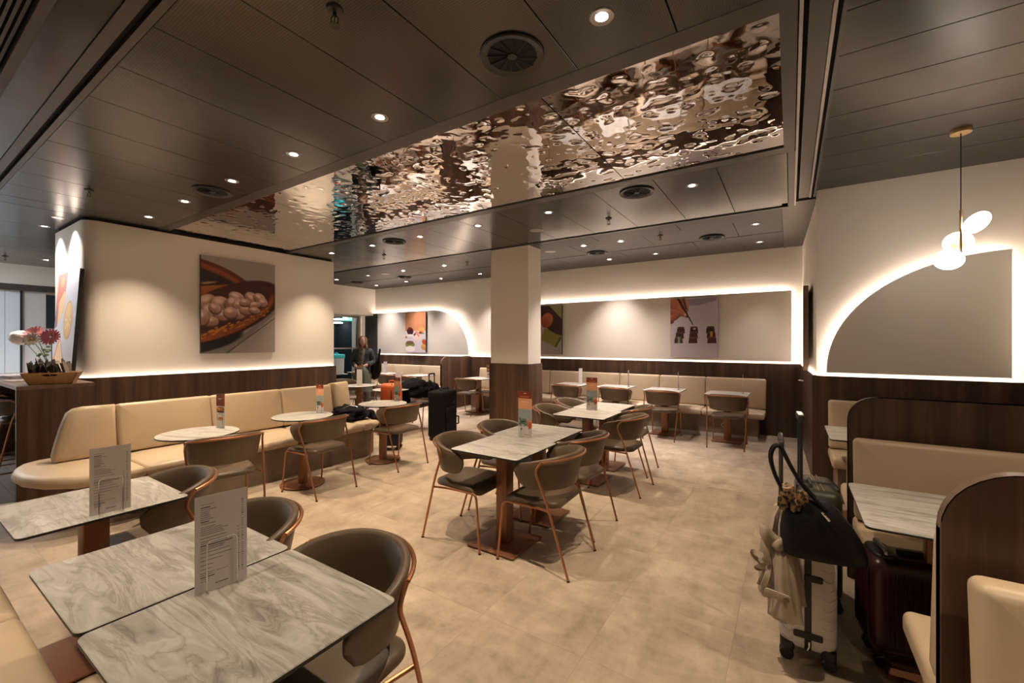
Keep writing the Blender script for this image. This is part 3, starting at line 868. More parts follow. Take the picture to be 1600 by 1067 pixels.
E_, N_, W_, S_ = -PI / 2, 0.0, PI / 2, PI      # direction the sitter faces: +X, +Y, -X, -Y
def put_chair(x, y, rz, label, group=None): return chair.put((x, y, 0), rz, label, group)
put_chair(-1.34, 0.885, S_ + 0.03, 'brown upholstered chair at the nearest marble table, largest chair in view')
put_chair(-2.03, 0.865, S_ - 0.02, 'brown upholstered chair behind the tall printed menu on the near tables')
put_chair(-2.97, 0.90, S_ - 0.05, 'brown upholstered chair at the end of the left foreground table')
put_chair(-4.08, 1.72, W_ - 0.20, 'brown upholstered chair at the round table closest to the camera, its back to us')
put_chair(-4.17, 2.66, W_ + 0.08, 'brown upholstered chair at the middle one of the three round sofa tables')
put_chair(-4.20, 3.77, W_ - 0.02, 'brown upholstered chair at the round table with the far end of the sofa')
put_chair(-2.17, 2.71, E_ + 0.03, 'brown chair left of the central double table, nearer of the two on that side')
put_chair(-2.22, 3.35, E_ + 0.06, 'brown chair left of the central double table, further of the two on that side')
put_chair(-1.50, 2.745, W_ + 0.03, 'brown chair right of the central double table, nearest to the camera')
put_chair(-1.56, 3.37, W_ - 0.03, 'brown chair right of the central double table, behind the nearer chair')
put_chair(-2.34, 4.58, E_, 'brown chair left of the second double table, in front of the pillar')
put_chair(-2.38, 5.22, E_, 'brown chair left of the second double table, further from the camera')
put_chair(-1.54, 4.49, W_, 'brown chair right of the second double table, nearer to the camera')
put_chair(-1.66, 5.17, W_, 'brown chair right of the second double table, further from the camera')
put_chair(-0.79, 7.14, N_, 'brown chair facing the far bench, rightmost of the row')
put_chair(-1.75, 7.20, N_, 'brown chair facing the far bench, second from the right end of the row')
put_chair(-2.56, 7.25, N_ - 0.05, 'brown chair facing the far bench, third from the right end of the row')
put_chair(-3.48, 7.22, N_, 'brown chair facing the far bench, half hidden by the pillar')
put_chair(-5.86, 7.24, N_ + 0.12, 'brown chair at the small table beside the wooden divider')
put_chair(-7.65, 7.10, N_, 'brown chair in front of the far left bench, closest to the wooden divider')
put_chair(-8.25, 7.12, N_, 'brown chair in front of the far left bench, second from the divider')
put_chair(-9.35, 7.20, N_, 'brown chair in front of the far left bench, behind the standing woman')
put_chair(-7.62, 5.42, E_ - 0.3, 'brown chair with rounded back left of the standing menu on a round table')
put_chair(-6.45, 5.75, W_ + 0.9, 'brown chair between the two far round tables')
put_chair(-5.62, 5.60, S_ + 0.1, 'brown chair under a heap of black coats')

# ================================================================== TABLES
def mk_top(w, d, mb=None):
    p = [(0.006, 0.735), (0.0, 0.737), (0.0, 0.7475), (0.0025, 0.75)]
    return MB().rbox(-w / 2, w / 2, -d / 2, d / 2, p, 0.028, 5, mis=[1, 1, 0, 0])
def square_table(w=0.6, d=0.6, bw=0.42, bd=0.42, n=1):
    def f():
        t = thing('square_table', 'table', 'table')
        mk_top(w, d).build('tabletop', [M['marble'], M['black_edge']], t, angle=25)
        MB().pad(-0.05, 0.05, -0.05, 0.05, 0.02, 0.722, 0.008, 0.003, n=2).build('column', M['copper_paint'], t)
        MB().box(-0.14, 0.14, -0.14, 0.14, 0.722, 0.735).build('top_plate', M['black'], t, smooth=False)
        pl = MB().pad(-bw / 2, bw / 2, -bd / 2, bd / 2, 0.008, 0.020, 0.008, 0.003, n=2).build('base_plate', M['copper_paint'], t)
        MB().box(-bw / 2 + .012, bw / 2 - .012, -bd / 2 + .012, bd / 2 - .012, 0.0, 0.008).build('base_pad', M['black'], pl, smooth=False)
        return t
    return f
sq = Proto(square_table())
sq.put((-1.325, 0.622, 0), 0, 'nearest square marble table at the lower edge of the view')
sq.put((-1.937, 0.625, 0), 0, 'square marble table with the tall menu, left of the nearest one')
sq.put((-2.935, 0.650, 0), 0, 'square marble table at the left edge of the view carrying a menu')
sq.put((-1.853, 2.74, 0), 0, 'nearer marble table of the central pair on the open floor')
sq.put((-1.893, 3.345, 0), 0, 'further marble table of the central pair on the open floor')
sq.put((-1.928, 4.53, 0), 0, 'nearer marble table of the second pair, right of the pillar')
sq.put((-1.965, 5.135, 0), 0, 'further marble table of the second pair, right of the pillar')
sq.put((-0.83, 7.50, 0), 0, 'square marble table at the far bench, rightmost of the row')
sq.put((-1.79, 7.52, 0), 0, 'square marble table at the far bench, second from the right')
sq.put((-2.67, 7.55, 0), 0, 'square marble table at the far bench, third from the right')
sq.put((-3.53, 7.55, 0), 0, 'square marble table at the far bench, next to the pillar')
sq.put((-5.85, 7.60, 0), 0, 'square marble table beside the wooden divider at the back')
sq.put((-7.62, 7.52, 0), 0, 'square marble table at the far left bench, next to the divider')
sq.put((-8.75, 7.52, 0), 0, 'square marble table at the far left bench carrying a white menu')
sq.put((-9.75, 7.52, 0), 0, 'square marble table at the far left bench, behind the standing woman')
sq.put((-9.75, 6.55, 0), 0, 'marble table by the glazed shopfront at the far left')
def round_table():
    t = thing('round_table', 'table', 'table')
    MB().lathe([(0.004, 0.735), (0.300, 0.735), (0.305, 0.737), (0.305, 0.7475), (0.3025, 0.75), (0.004, 0.75)], 56, mis=[1, 1, 1, 0, 0]).build('tabletop', [M['marble'], M['black_edge']], t, angle=25)
    MB().lathe([(0.050, 0.02), (0.050, 0.722)], 24).build('column', M['copper_paint'], t)
    MB().lathe([(0.004, 0.722), (0.15, 0.722), (0.15, 0.735), (0.004, 0.735)], 24).build('top_plate', M['black'], t)
    pl = MB().lathe([(0.004, 0.008), (0.222, 0.008), (0.225, 0.011), (0.225, 0.017), (0.222, 0.020), (0.004, 0.020)], 44).build('base_plate', M['copper_paint'], t)
    MB().lathe([(0.004, 0.0), (0.212, 0.0), (0.212, 0.008), (0.004, 0.008)], 36).build('base_pad', M['black'], pl)
    return t
rt = Proto(round_table)
rt.put((-4.40, 1.655, 0), 0.3, 'round marble table at the near end of the sofa')
rt.put((-4.47, 2.665, 0), 0.9, 'round marble table at the middle of the sofa')
rt.put((-4.50, 3.785, 0), 2.0, 'round marble table at the far end of the sofa')
rt.put((-6.75, 5.12, 0), 1.2, 'round marble table with a white menu, in front of the standing woman')
rt.put((-5.72, 4.98, 0), 0.5, 'round marble table half hidden behind the orange bag')

# ================================================================== BENCHES
def plinth(name, a, parent, mat='concrete_base'): return MB().box(*a).build(name, M[mat], parent, smooth=False)
def leather_back(x0, x1, z0, z1, th, lean, parent, mat4, name='backrest', rr=0.035):
    """upright cushion: local x along the bench, local y = thickness (front at -y), z up"""
    w = x1 - x0; h = z1 - z0
    mb = MB().pad(0, w, 0, h, 0, th, 0.03, min(rr, th * 0.45), 0.012, n=4)
    mt = mat4 @ Matrix.Translation((x0, 0, z0)) @ Matrix.Rotation(R(90 - lean), 4, 'X')
    mb.v = [tuple(mt @ Vector(p)) for p in mb.v]
    return mb.build(name, M['leather'], parent, angle=60)

# long free-standing sofa on the left; local x runs along +Y of the room, front faces +X
sofa = thing('long_sofa', 'long cream leather sofa with rounded ends in front of the white block', 'sofa', (-5.60, 0.0, 0))
mt = Matrix.Rotation(R(90), 4, 'Z')        # local x -> +Y, local y -> -X ; front (-y) -> +X
# base
bp = [(-0.09, 1.12), (0.70, 1.12), (0.74, 1.3), (0.76, 3.80), (0.62, 4.02), (-0.09, 4.02)]
MB().prism(bp, 0.0, 0.36).build('base', M['concrete_base'], sofa, smooth=False)
# seat cushions (plan outlines, rounded by insets)
def outline_pad(poly, z0, z1, re, puff, name, parent, mat='leather', m4=None):
    """cushion of any convex plan outline, edges rounded by insetting"""
    P2 = [Vector(p) for p in poly]; n = len(P2)
    c = sum(P2, Vector((0, 0))) / n
    def inset(d):
        o = []
        for i in range(n):
            a, b, q = P2[i - 1], P2[i], P2[(i + 1) % n]
            e1 = (b - a).normalized(); e2 = (q - b).normalized()
            n1 = Vector((-e1.y, e1.x)); n2 = Vector((-e2.y, e2.x))
            bis = (n1 + n2); 
            if bis.length < 1e-6: bis = n1
            bis.normalize(); k = max(0.5, bis.dot(n1))
            o.append(b + bis * (d / k))
        return o
    prof = [(re, z0)] + [(re - re * math.sin(R(a)), z0 + re - re * math.cos(R(a))) for a in (30, 60, 90)] + \
           [(re - re * math.cos(R(a)), z1 - puff - re + re * math.sin(R(a))) for a in (0, 30, 60, 90)]
    rings = [[(p.x, p.y, z) for p in inset(d)] for d, z in prof]
    top = rings[-1]
    for q in (0.35, 0.7):
        rings.append([(c.x + (p[0] - c.x) * (1 - q * 0.9), c.y + (p[1] - c.y) * (1 - q * 0.9), z1 - puff + puff * math.sin(q * PI / 2)) for p in top])
    return MB().rings(rings, mat=m4).build(name, M[mat], parent, angle=60)
def arcpts(cx, cy, rx, ry, a0, a1, n=9):
    return [(cx + rx * math.cos(R(a0 + (a1 - a0) * k / n)), cy + ry * math.sin(R(a0 + (a1 - a0) * k / n))) for k in range(n + 1)]
# near rounded end (counter-clockwise outlines)
o1 = [(-0.05, 1.40)] + [(-0.22, 1.25), (-0.285, 1.05)] + [(-0.27, 0.90), (-0.20, 0.80), (-0.08, 0.745)] + [(0.12, 0.70), (0.36, 0.715), (0.60, 0.80), (0.78, 0.95), (0.835, 1.12), (0.84, 1.40)]
outline_pad(o1, 0.36, 0.475, 0.05, 0.012, 'seat_cushion', sofa)
for a, b in ((1.403, 2.20), (2.203, 3.00), (3.003, 3.70)):
    outline_pad([(-0.05, a), (0.83, a), (0.83, b), (-0.05, b)], 0.36, 0.470, 0.045, 0.012, 'seat_cushion', sofa)
o2 = [(-0.05, 3.703), (0.83, 3.703), (0.83, 3.80)] + [(0.80, 3.93), (0.72, 4.03), (0.58, 4.09), (-0.05, 4.09)]
outline_pad(o2, 0.36, 0.470, 0.045, 0.012, 'seat_cushion', sofa)
# back cushions
for a, b in ((1.385, 2.20), (2.203, 3.00), (3.003, 3.72)):
    leather_back(a, b, 0.455, 0.935, 0.15, 10, sofa, Matrix.Translation((0.02, 0, 0)) @ mt)
outline_pad([(0, 0), (0.42, 0), (0.42, 0.48), (0.19, 0.485), (0.13, 0.475), (0.085, 0.44), (0.045, 0.33), (0.005, 0.18), (-0.02, 0.07), (-0.015, 0.02)], 0, 0.15, 0.04, 0.012, 'backrest', sofa, m4=Matrix.Translation((0.02, 0, 0)) @ mt @ Matrix.Translation((0.963, 0, 0.455)) @ Matrix.Rotation(R(80), 4, 'X'))
leather_back(0.0, 0.32, 0.455, 0.955, 0.16, 8, sofa, Matrix.Translation((0.02, 3.735, 0)) @ Matrix.Rotation(R(108), 4, 'Z'))
MB().box(-0.14, -0.10, 1.38, 3.9, 0.0, 0.86).build('back_panel', M['walnut'], sofa, smooth=False)

# foreground bench (only its seat corner is in view); front faces +Y
fb = thing('near_bench', 'cream leather bench cut off at the lower left corner of the view', 'bench', (0, 0, 0))
MB().box(-6.0, -0.75, -0.30, 0.27, 0.0, 0.36).build('base', M['concrete_base'], fb, smooth=False)
for a, b in ((-6.0, -4.9), (-4.897, -3.75), (-3.747, -2.60), (-2.597, -1.45), (-1.447, -0.75)):
    MB().pad(a, b, -0.32, 0.362, 0.36, 0.475, 0.03, 0.045, 0.012, n=4).build('seat_cushion', M['leather'], fb, angle=60)
    leather_back(-b, -a, 0.46, 0.93, 0.14, 8, fb, Matrix.Translation((0, -0.32, 0)) @ Matrix.Rotation(PI, 4, 'Z'))

# far wall bench; front faces -Y
def wall_bench(name, label, x_edges, y_wall, depth, parent_loc=(0, 0, 0), base_in=(0.12, 0.1), cat='bench'):
    t = thing(name, label, cat, (0, y_wall, 0))
    x0, x1 = x_edges[0], x_edges[-1]
    MB().box(x0 + 0.02, x1 - base_in[1], -depth + 0.10, -0.08, 0.0, 0.345).build('base', M['concrete_base'], t, smooth=False)
    MB().box(x0 + 0.02, x1 - base_in[1], -depth + 0.092, -depth + 0.10, 0.0, 0.06).build('kick_board', M['white_panel'], t, smooth=False)
    for a, b in zip(x_edges[:-1], x_edges[1:]):
        MB().pad(a + .0015, b - .0015, -depth, -0.10, 0.345, 0.462, 0.03, 0.04, 0.012, n=4).build('seat_cushion', M['leather'], t, angle=60)
        leather_back(a + .0015, b - .0015, 0.45, 0.945, 0.14, 6, t, Matrix.Translation((0, -0.145, 0)))
    return t
wall_bench('wall_bench', 'long cream leather bench along the far wall, right of the wooden divider', [-6.20, -5.25, -4.30, -3.62, -2.78, -2.02, -1.24, -0.33], YF - 0.08, 0.66)
wall_bench('wall_bench', 'cream leather bench along the far wall, left of the wooden divider', [-10.15, -9.2, -8.15, -6.72], YF - 0.08, 0.66)

# wooden divider at the back
dv = thing('wooden_divider', 'walnut divider with rounded top corner standing out from the far wall', 'divider', (-6.66, 7.25, 0))
mtd = Matrix(((0, 0, 1, 0), (1, 0, 0, 0), (0, 1, 0, 0), (0, 0, 0, 1)))   # prism (y, z, thickness x)
def rounded_end(L_, H, r, n=8):
    return [(L_, 0), (L_, H)] + [(r - r * math.sin(R(90.0 * k / n)), H - r + r * math.cos(R(90.0 * k / n))) for k in range(n + 1)] + [(0, 0)]
MB().prism(rounded_end(1.05, 1.22, 0.17), -0.02, 0.02, mat=mtd).build('panel', M['walnut'], dv, angle=30)
def rim(L_, H, r, th, parent, mat4):
    pts = rounded_end(L_, H, r)[1:]
    vs = []; fs = []
    for p in pts: vs += [mat4 @ Vector((p[0], p[1], -th / 2)), mat4 @ Vector((p[0], p[1], th / 2))]
    for p in pts:
        q = Vector((p[0], p[1])); 
    n = len(pts)
    cen = Vector((L_, 0.0))
    for i, p in enumerate(pts):
        q0 = Vector(pts[max(i - 1, 0)]); q1 = Vector(pts[min(i + 1, n - 1)]); dd = (q1 - q0).normalized(); nn = Vector((dd.y, -dd.x)) * -0.003
        vs += [mat4 @ Vector((p[0] - nn.x * -1, p[1] - nn.y * -1, -th / 2)), mat4 @ Vector((p[0] - nn.x * -1, p[1] - nn.y * -1, th / 2))]
    for i in range(n - 1):
        a = 2 * n + 2 * i
        fs.append((a, a + 1, a + 3, a + 2)); b = 2 * i
        fs.append((b, b + 2, a + 2, a)); fs.append((b + 1, a + 1, a + 3, b + 3)); fs.append((b, b + 1, b + 3, b + 2))
    mb = MB(); mb.add(vs, fs)
    return mb.build('edge_band', M['edge_band'], parent, angle=30)
M['edge_band'] = plain('edge_band', (0.34, 0.235, 0.165), 0.3)
rim(1.05, 1.22, 0.17, 0.04, dv, mtd)

# booths on the right
XL = 0.325; XE = 1.77
def booth_partition(y, label):
    XL = 0.318 if y > 2 else 0.36; r_ = 0.15 if y > 2 else 0.18
    t = thing('booth_partition', label, 'partition', (XL, y, 0))
    mtp = Matrix.Rotation(R(90), 4, 'X')
    MB().prism([(p[0], p[1]) for p in rounded_end(XE - XL, 1.195, r_)], -0.02, 0.02, mat=mtp).build('panel', M['walnut'], t, angle=30)
    rim(XE - XL, 1.195, r_, 0.04, t, mtp)
    return t
booth_partition(3.60, 'walnut booth partition with rounded corner between the two booths, behind the green suitcase')
booth_partition(1.72, 'nearest walnut booth partition with rounded corner at the right edge of the view')
def booth_bench(y, face, label, split=None, depth=0.64):
    """face -1: front towards -Y, +1: front towards +Y; y = plane it leans on"""
    t = thing('booth_bench', label, 'bench', (0, y, 0), 0)
    f = -face
    rot = Matrix.Identity(4) if face < 0 else Matrix.Rotation(PI, 4, 'Z')
    a, b = ((0.32 if y > 2 else 0.375) + 0.012, XE - 0.01)
    s0, s1 = min(-depth * f, -0.015 * f), max(-depth * f, -0.015 * f)
    lo, hi = sorted((-(depth - 0.08) * f, -0.03 * f))
    MB().box(a + 0.05, b, lo, hi, 0, 0.345).build('base', M['concrete_base'], t, smooth=False)
    lo, hi = sorted((-depth * f, -0.08 * f))
    MB().pad(a, b, lo, hi, 0.345, 0.462, 0.03, 0.035, 0.012, n=4).build('seat_cushion', M['leather'], t, angle=60)
    eds = [a, 1.30, b] if face < 0 else [a, b]
    for p, q in zip(eds[:-1], eds[1:]):
        if face < 0: leather_back(p + .001, q - .001, 0.45, 0.945, 0.13, 7, t, Matrix.Translation((0, -0.135, 0)))
        else: leather_back(-q + .001, -p - .001, 0.45, 0.945, 0.13, 7, t, Matrix.Translation((0, 0.135, 0)) @ rot)
    return t
booth_bench(YR - 0.078, -1, 'cream leather booth bench against the wall under the lit arch')
booth_bench(3.62, 1, 'cream leather booth bench on the hidden side of the middle partition')
booth_bench(3.58, -1, 'cream leather booth bench with tall back behind the red suitcase')
booth_bench(1.74, 1, 'cream leather booth bench facing away, beside the red suitcase')
booth_bench(1.70, -1, 'cream leather booth bench at the lower right corner of the view')
def booth_table(y, label):
    t = thing('booth_table', label, 'table', (0.87, y, 0))
    mk_top(1.19, 0.70).build('tabletop', [M['marble'], M['black_edge']], t, angle=25)
    for s_ in (-0.3, 0.3):
        MB().pad(s_ - 0.04, s_ + 0.04, -0.04, 0.04, 0.02, 0.735, 0.008, 0.003, n=2).build('column', M['copper_paint'], t)
        MB().pad(s_ - 0.2, s_ + 0.2, -0.16, 0.16, 0.0, 0.020, 0.008, 0.003, n=2).build('base_plate', M['copper_paint'], t)
    return t
booth_table(2.752, 'long marble booth table above the red suitcase')
booth_table(4.76, 'long marble booth table in the far booth, mostly hidden by the partition')

# ================================================================== PICTURES ON THE WALLS
def canvas(name, label, art, W, H, mat4, depth=0.035, edge='black'):
    t = thing(name, label, 'picture')
    t.matrix_world = mat4
    MB().box(0, W, 0.0015, depth, 0, H).build('canvas_frame', M[edge], t, smooth=False)
    art.mesh('print', W, H, t)
    return t
FACE_X = lambda x, y, z: Matrix.Translation((x, y, z)) @ Matrix.Rotation(R(90), 4, 'Z')   # print faces +X, local x -> +Y
rngp = np.random.default_rng(3)

# opened cocoa pod
a = Art(190, 256, (158, 146, 140))
a.mix(np.clip((a.v - 0.1) * 1.2, 0, 1), (150, 140, 136))
a.poly([(0, 0.98), (1.0, 0.50), (1.0, 1.0), (0, 1.0)], (165, 155, 150))
a.poly([(0, 0.95), (0.55, 0.80), (1.0, 0.48), (1.0, 0.56), (0.35, 1.0), (0, 1.0)], (134, 129, 125))
a.poly([(0.3, 1.0), (1.0, 0.60), (1.0, 0.612), (0.33, 1.0)], (92, 86, 82))
a.ell(0.04, 0.86, 0.5, 0.12, -14, (22, 17, 15), 0.15)
a.ell(0.10, 0.27, 0.66, 0.205, 17, (96, 34, 12), 0.06, (120, 48, 14))
a.ell(0.08, 0.265, 0.58, 0.165, 17, (150, 70, 20), 0.1, (64, 24, 10))
a.ell(0.08, 0.25, 0.44, 0.095, 16, (34, 13, 8), 0.2, (74, 34, 14))
for k in range(6): a.ell(0.02 + 0.1 * k, 0.23 + 0.025 * k, 0.045, 0.045, 10, (28, 10, 7), 0.5)
a.ell(0.09, 0.275, 0.10, 0.012, -12, (170, 130, 90), 0.8)
a.ell(0.04, 0.37, 0.52, 0.055, -13, (176, 104, 30), 0.3, (140, 66, 18))
a.ell(0.38, 0.54, 0.78, 0.25, -27, (70, 20, 10), 0.05, (58, 18, 9))
a.ell(0.86, 0.36, 0.16, 0.10, 30, (84, 28, 14), 0.2, (70, 22, 11))
a.ell(0.30, 0.60, 0.74, 0.20, -26, (176, 96, 24), 0.08, (150, 74, 18))
a.ell(0.30, 0.555, 0.70, 0.165, -26, (64, 24, 14), 0.1)
for k in range(90):
    q = rngp.random(); u = rngp.random() * 0.95
    a.ell(u, 0.83 - 0.33 * u + rngp.normal(0, 0.02), 0.03 * q + 0.006, 0.008, -26, (200, 128, 40) if q > 0.5 else (120, 52, 14), 0.8)
beans = [(0.08, .47, .12, .075, -30), (0.24, .48, .12, .075, 10), (0.10, .57, .10, .10, 60), (0.25, .60, .10, .055, 20), (0.12, .67, .10, .05, 0), (0.45, .40, .11, .055, 20), (0.40, .47, .09, .085, 70),
         (0.50, .48, .10, .06, 0), (0.47, .58, .09, .055, 15), (0.37, .57, .09, .06, 0), (0.60, .52, .11, .06, -10), (0.66, .40, .11, .06, 35), (0.77, .39, .09, .05, 30), (0.82, .44, .07, .05, 0), (0.70, .47, .09, .035, -10), (0.70, .53, .08, .035, 10), (0.02, .63, .08, .08, 0), (0.17, .53, .08, .05, 40), (0.56, .45, .07, .04, 0)]
for (u, v, rx, ry, ro) in beans:
    a.ell(u, v + 0.012, rx * 1.05, ry * 1.06, ro, (88, 50, 42), 0.25)
    a.ell(u, v, rx, ry, ro, (222, 184, 166), 0.18, (150, 104, 88))
    a.ell(u - rx * .2, v - ry * .35, rx * .45, ry * .35, ro, (238, 208, 192), 0.9)
a.grain(1.5)
canvas('picture', 'square canvas picture of an opened cocoa pod on the white block', a, 1.085, 1.465, FACE_X(-7.305, 2.775, 1.385))

# lemon and cut fruit, leaning on the counter against the block
a = Art(130, 172, (216, 214, 224))
a.poly([(0, 0), (0.46, 0), (0.42, 0.26), (0.12, 0.52), (0, 0.55)], (206, 96, 44))
a.poly([(0.0, 0.30), (0.16, 0.40), (0.12, 0.52), (0, 0.56)], (134, 96, 108))
a.ell(0.24, 0.09, 0.09, 0.05, 0, (240, 150, 80), 0.8)
a.poly([(0.14, 0.28), (0.36, 0.18), (0.46, 0.20), (0.44, 0.36), (0.14, 0.52)], (238, 190, 130))
a.poly([(0.12, 0.30), (0.15, 0.28), (0.15, 0.52), (0.12, 0.53)], (226, 120, 56))
a.ell(0.66, 0.47, 0.20, 0.185, 0, (224, 172, 90), 0.06, (206, 140, 50))
a.ell(0.66, 0.465, 0.175, 0.165, 0, (246, 204, 120), 0.08, (236, 170, 70))
for k in range(8): a.ell(0.66 + .09 * math.cos(k * .785), 0.465 + .075 * math.sin(k * .785), 0.07, 0.012, k * 45, (250, 216, 140), 0.6)
a.poly([(0.08, 1.0), (0.06, 0.86), (0.22, 0.70), (0.36, 0.63), (0.46, 0.72), (0.60, 0.86), (0.52, 1.0)], (226, 120, 70))
a.poly([(0.12, 1.0), (0.11, 0.87), (0.25, 0.72), (0.36, 0.655), (0.44, 0.74), (0.56, 0.87), (0.49, 1.0)], (248, 208, 160))
a.grain(2.0, 5)
lm = Matrix.Translation((-8.25, 1.40, 1.124)) @ Matrix.Rotation(R(-3.6), 4, 'X')
canvas('picture', 'canvas picture of a cut lemon and orange slices leaning on the counter', a, 0.99, 1.335, lm, 0.04)

# little cakes inside the lit arch
a = Art(110, 150, (188, 122, 84))
a.mix(np.clip(1 - np.hypot((a.u - .55) * 1.0, (a.v - .3) * 1.2) * 1.1, 0, 1), (200, 140, 102))
a.rect(0, 0.46, 1, 1, (206, 198, 210))
a.ell(0.55, 0.5, 0.06, 0.03, 0, (216, 110, 90), 0.5)
a.ell(0.24, 0.47, 0.16, 0.095, 10, (70, 22, 28), 0.15, (48, 14, 18)); a.ell(0.20, 0.41, 0.07, 0.04, 0, (100, 40, 36), 0.4)
a.ell(0.24, 0.60, 0.19, 0.06, 0, (240, 230, 214), 0.2, (170, 186, 200))
a.ell(0.80, 0.44, 0.14, 0.075, 0, (232, 180, 110), 0.12, (206, 140, 66)); a.ell(0.78, 0.385, 0.11, 0.018, 0, (214, 150, 80), 0.4)
a.ell(0.74, 0.51, 0.08, 0.03, 0, (150, 44, 22), 0.3); a.ell(0.85, 0.525, 0.10, 0.012, 0, (70, 100, 60), 0.4)
a.ell(0.56, 0.62, 0.20, 0.10, 0, (240, 220, 212), 0.2, (214, 190, 188))
a.poly([(0.54, 0.54), (0.62, 0.51), (0.72, 0.60), (0.66, 0.62)], (234, 130, 90)); a.poly([(0.40, 0.56), (0.48, 0.51), (0.54, 0.54), (0.44, 0.60)], (60, 60, 64))
a.ell(0.04, 0.62, 0.06, 0.03, 0, (176, 106, 40), 0.4)
a.ell(0.23, 0.80, 0.24, 0.075, 0, (150, 160, 66), 0.15, (94, 110, 40)); a.ell(0.22, 0.755, 0.19, 0.045, 0, (104, 84, 56), 0.3)
a.ell(0.25, 0.91, 0.23, 0.075, 0, (232, 224, 222), 0.2)
a.ell(0.94, 0.85, 0.16, 0.09, 0, (222, 180, 120), 0.2, (190, 130, 70)); a.ell(0.94, 0.74, 0.12, 0.06, 20, (176, 74, 28), 0.3)
a.grain(1.5, 6)
canvas('picture', 'tall canvas picture of little cakes inside the lit arch', a, 0.77, 1.085, Matrix.Translation((-8.88, YF - 0.138, 1.28)), 0.04)

# chocolates and a hand
a = Art(124, 164, (196, 188, 198))
a.mix(np.clip(a.v, 0, 1) * 0.5, (204, 190, 188))
a.poly([(0.36, 0.02), (0.98, 0.0), (0.98, 0.06), (0.60, 0.13), (0.40, 0.13)], (150, 142, 156), 0)
a.poly([(0, 0), (0.34, 0), (0.40, 0.14), (0.30, 0.22), (0.16, 0.24), (0, 0.33)], (196, 120, 88))
for (u, v, rx, ry, ro, c1, c2) in ((0.12, 0.10, 0.26, 0.085, 30, (214, 138, 102), (164, 94, 66)), (0.24, 0.205, 0.16, 0.06, 44, (222, 146, 110), (158, 88, 60)), (0.30, 0.12, 0.14, 0.05, 62, (206, 126, 92), (150, 82, 58)),
                               (0.10, 0.235, 0.15, 0.05, 22, (200, 120, 86), (140, 74, 52)), (0.08, 0.315, 0.13, 0.045, -24, (186, 108, 78), (118, 62, 44)), (0.02, 0.375, 0.06, 0.04, 0, (150, 84, 62), (96, 50, 36))):
    a.ell(u, v + 0.012, rx * 1.03, ry * 1.05, ro, (112, 60, 44), 0.2); a.ell(u, v, rx, ry, ro, c1, 0.2, c2)
a.ell(0.335, 0.285, 0.05, 0.022, 40, (230, 168, 140), 0.3); a.ell(0.36, 0.31, 0.03, 0.02, 30, (90, 56, 48), 0.4)
a.poly([(0.14, 0.0), (0.20, 0.0), (0.50, 0.45), (0.485, 0.46)], (46, 34, 34)); a.poly([(0.26, 0.0), (0.30, 0.0), (0.36, 0.18), (0.33, 0.18)], (60, 40, 38))
def choc(u, v, w, h, c, stripe=None):
    a.poly([(u, v + h), (u + w * .06, v + h * .28), (u + w * .94, v + h * .28), (u + w, v + h)], c)
    a.poly([(u + w * .06, v + h * .28), (u + w * .16, v), (u + w * .88, v), (u + w * .94, v + h * .28)], tuple(min(255, x + 26) for x in c))
    if stripe: a.poly([(u + w * .38, v + h), (u + w * .42, v), (u + w * .66, v), (u + w * .64, v + h)], stripe)
for col, (u0, du) in enumerate(((0.14, -0.028), (0.42, -0.014), (0.76, 0.012))):
    for r_ in range(3):
        st = {(0, 2): (104, 150, 116), (1, 0): None, (2, 1): (214, 150, 44)}.get((col, r_))
        choc(u0 + du * r_, 0.48 + 0.085 * r_, 0.18 + 0.006 * r_, 0.115, (58, 26, 22) if r_ < 2 else (78, 36, 28), st)
a.ell(0.52, 0.52, 0.03, 0.014, 0, (206, 180, 160), 0.4)
a.grain(1.5, 8)
canvas('picture', 'square canvas picture of chocolates and a hand on the lit far wall panel', a, 0.80, 1.075, Matrix.Translation((-1.865, YF - 0.138, 1.28)), 0.04, 'steel')

# green and brown bars, half hidden by the pillar
a = Art(100, 134, (150, 150, 96))
a.poly([(0, 0), (0.55, 0), (1, 0.30), (1, 1), (0, 1)], (160, 152, 146)); a.poly([(0.3, 0), (0.62, 0), (1, 0.28), (1, 0.56), (0.2, 0.1)], (62, 30, 24))
a.poly([(0, 0.1), (0.3, 0), (1, 0.5), (1, 0.62), (0.7, 0.55)], (52, 24, 18)); a.ell(0.55, 0.30, 0.18, 0.16, 30, (206, 110, 60), 0.1, (140, 60, 30))
a.poly([(0.48, 0.45), (0.95, 0.62), (0.78, 0.84), (0.36, 0.70)], (136, 132, 58)); a.poly([(0.95, 0.62), (1, 0.66), (0.84, 0.86), (0.78, 0.84)], (84, 90, 40))
a.grain(1.5, 9)
canvas('picture', 'canvas picture of green and brown bars half hidden by the pillar', a, 0.80, 1.06, Matrix.Translation((-4.905, YF - 0.138, 1.29)), 0.04, 'black')

# edge-on canvas on the bay side wall
a = Art(60, 80, (206, 160, 130)); a.rect(0, 0, 1, 0.08, (226, 200, 180)); a.rect(0.55, 0.45, 0.8, 0.58, (236, 228, 220)); a.grain(2, 11)
bm_ = Matrix.Translation((0.158, 7.35, 1.215)) @ Matrix.Rotation(R(-91.6), 4, 'Z')
canvas('picture', 'peach canvas picture seen edge-on on the side wall beside the booths', a, 1.12, 1.02, bm_, 0.055, 'brown_paint')

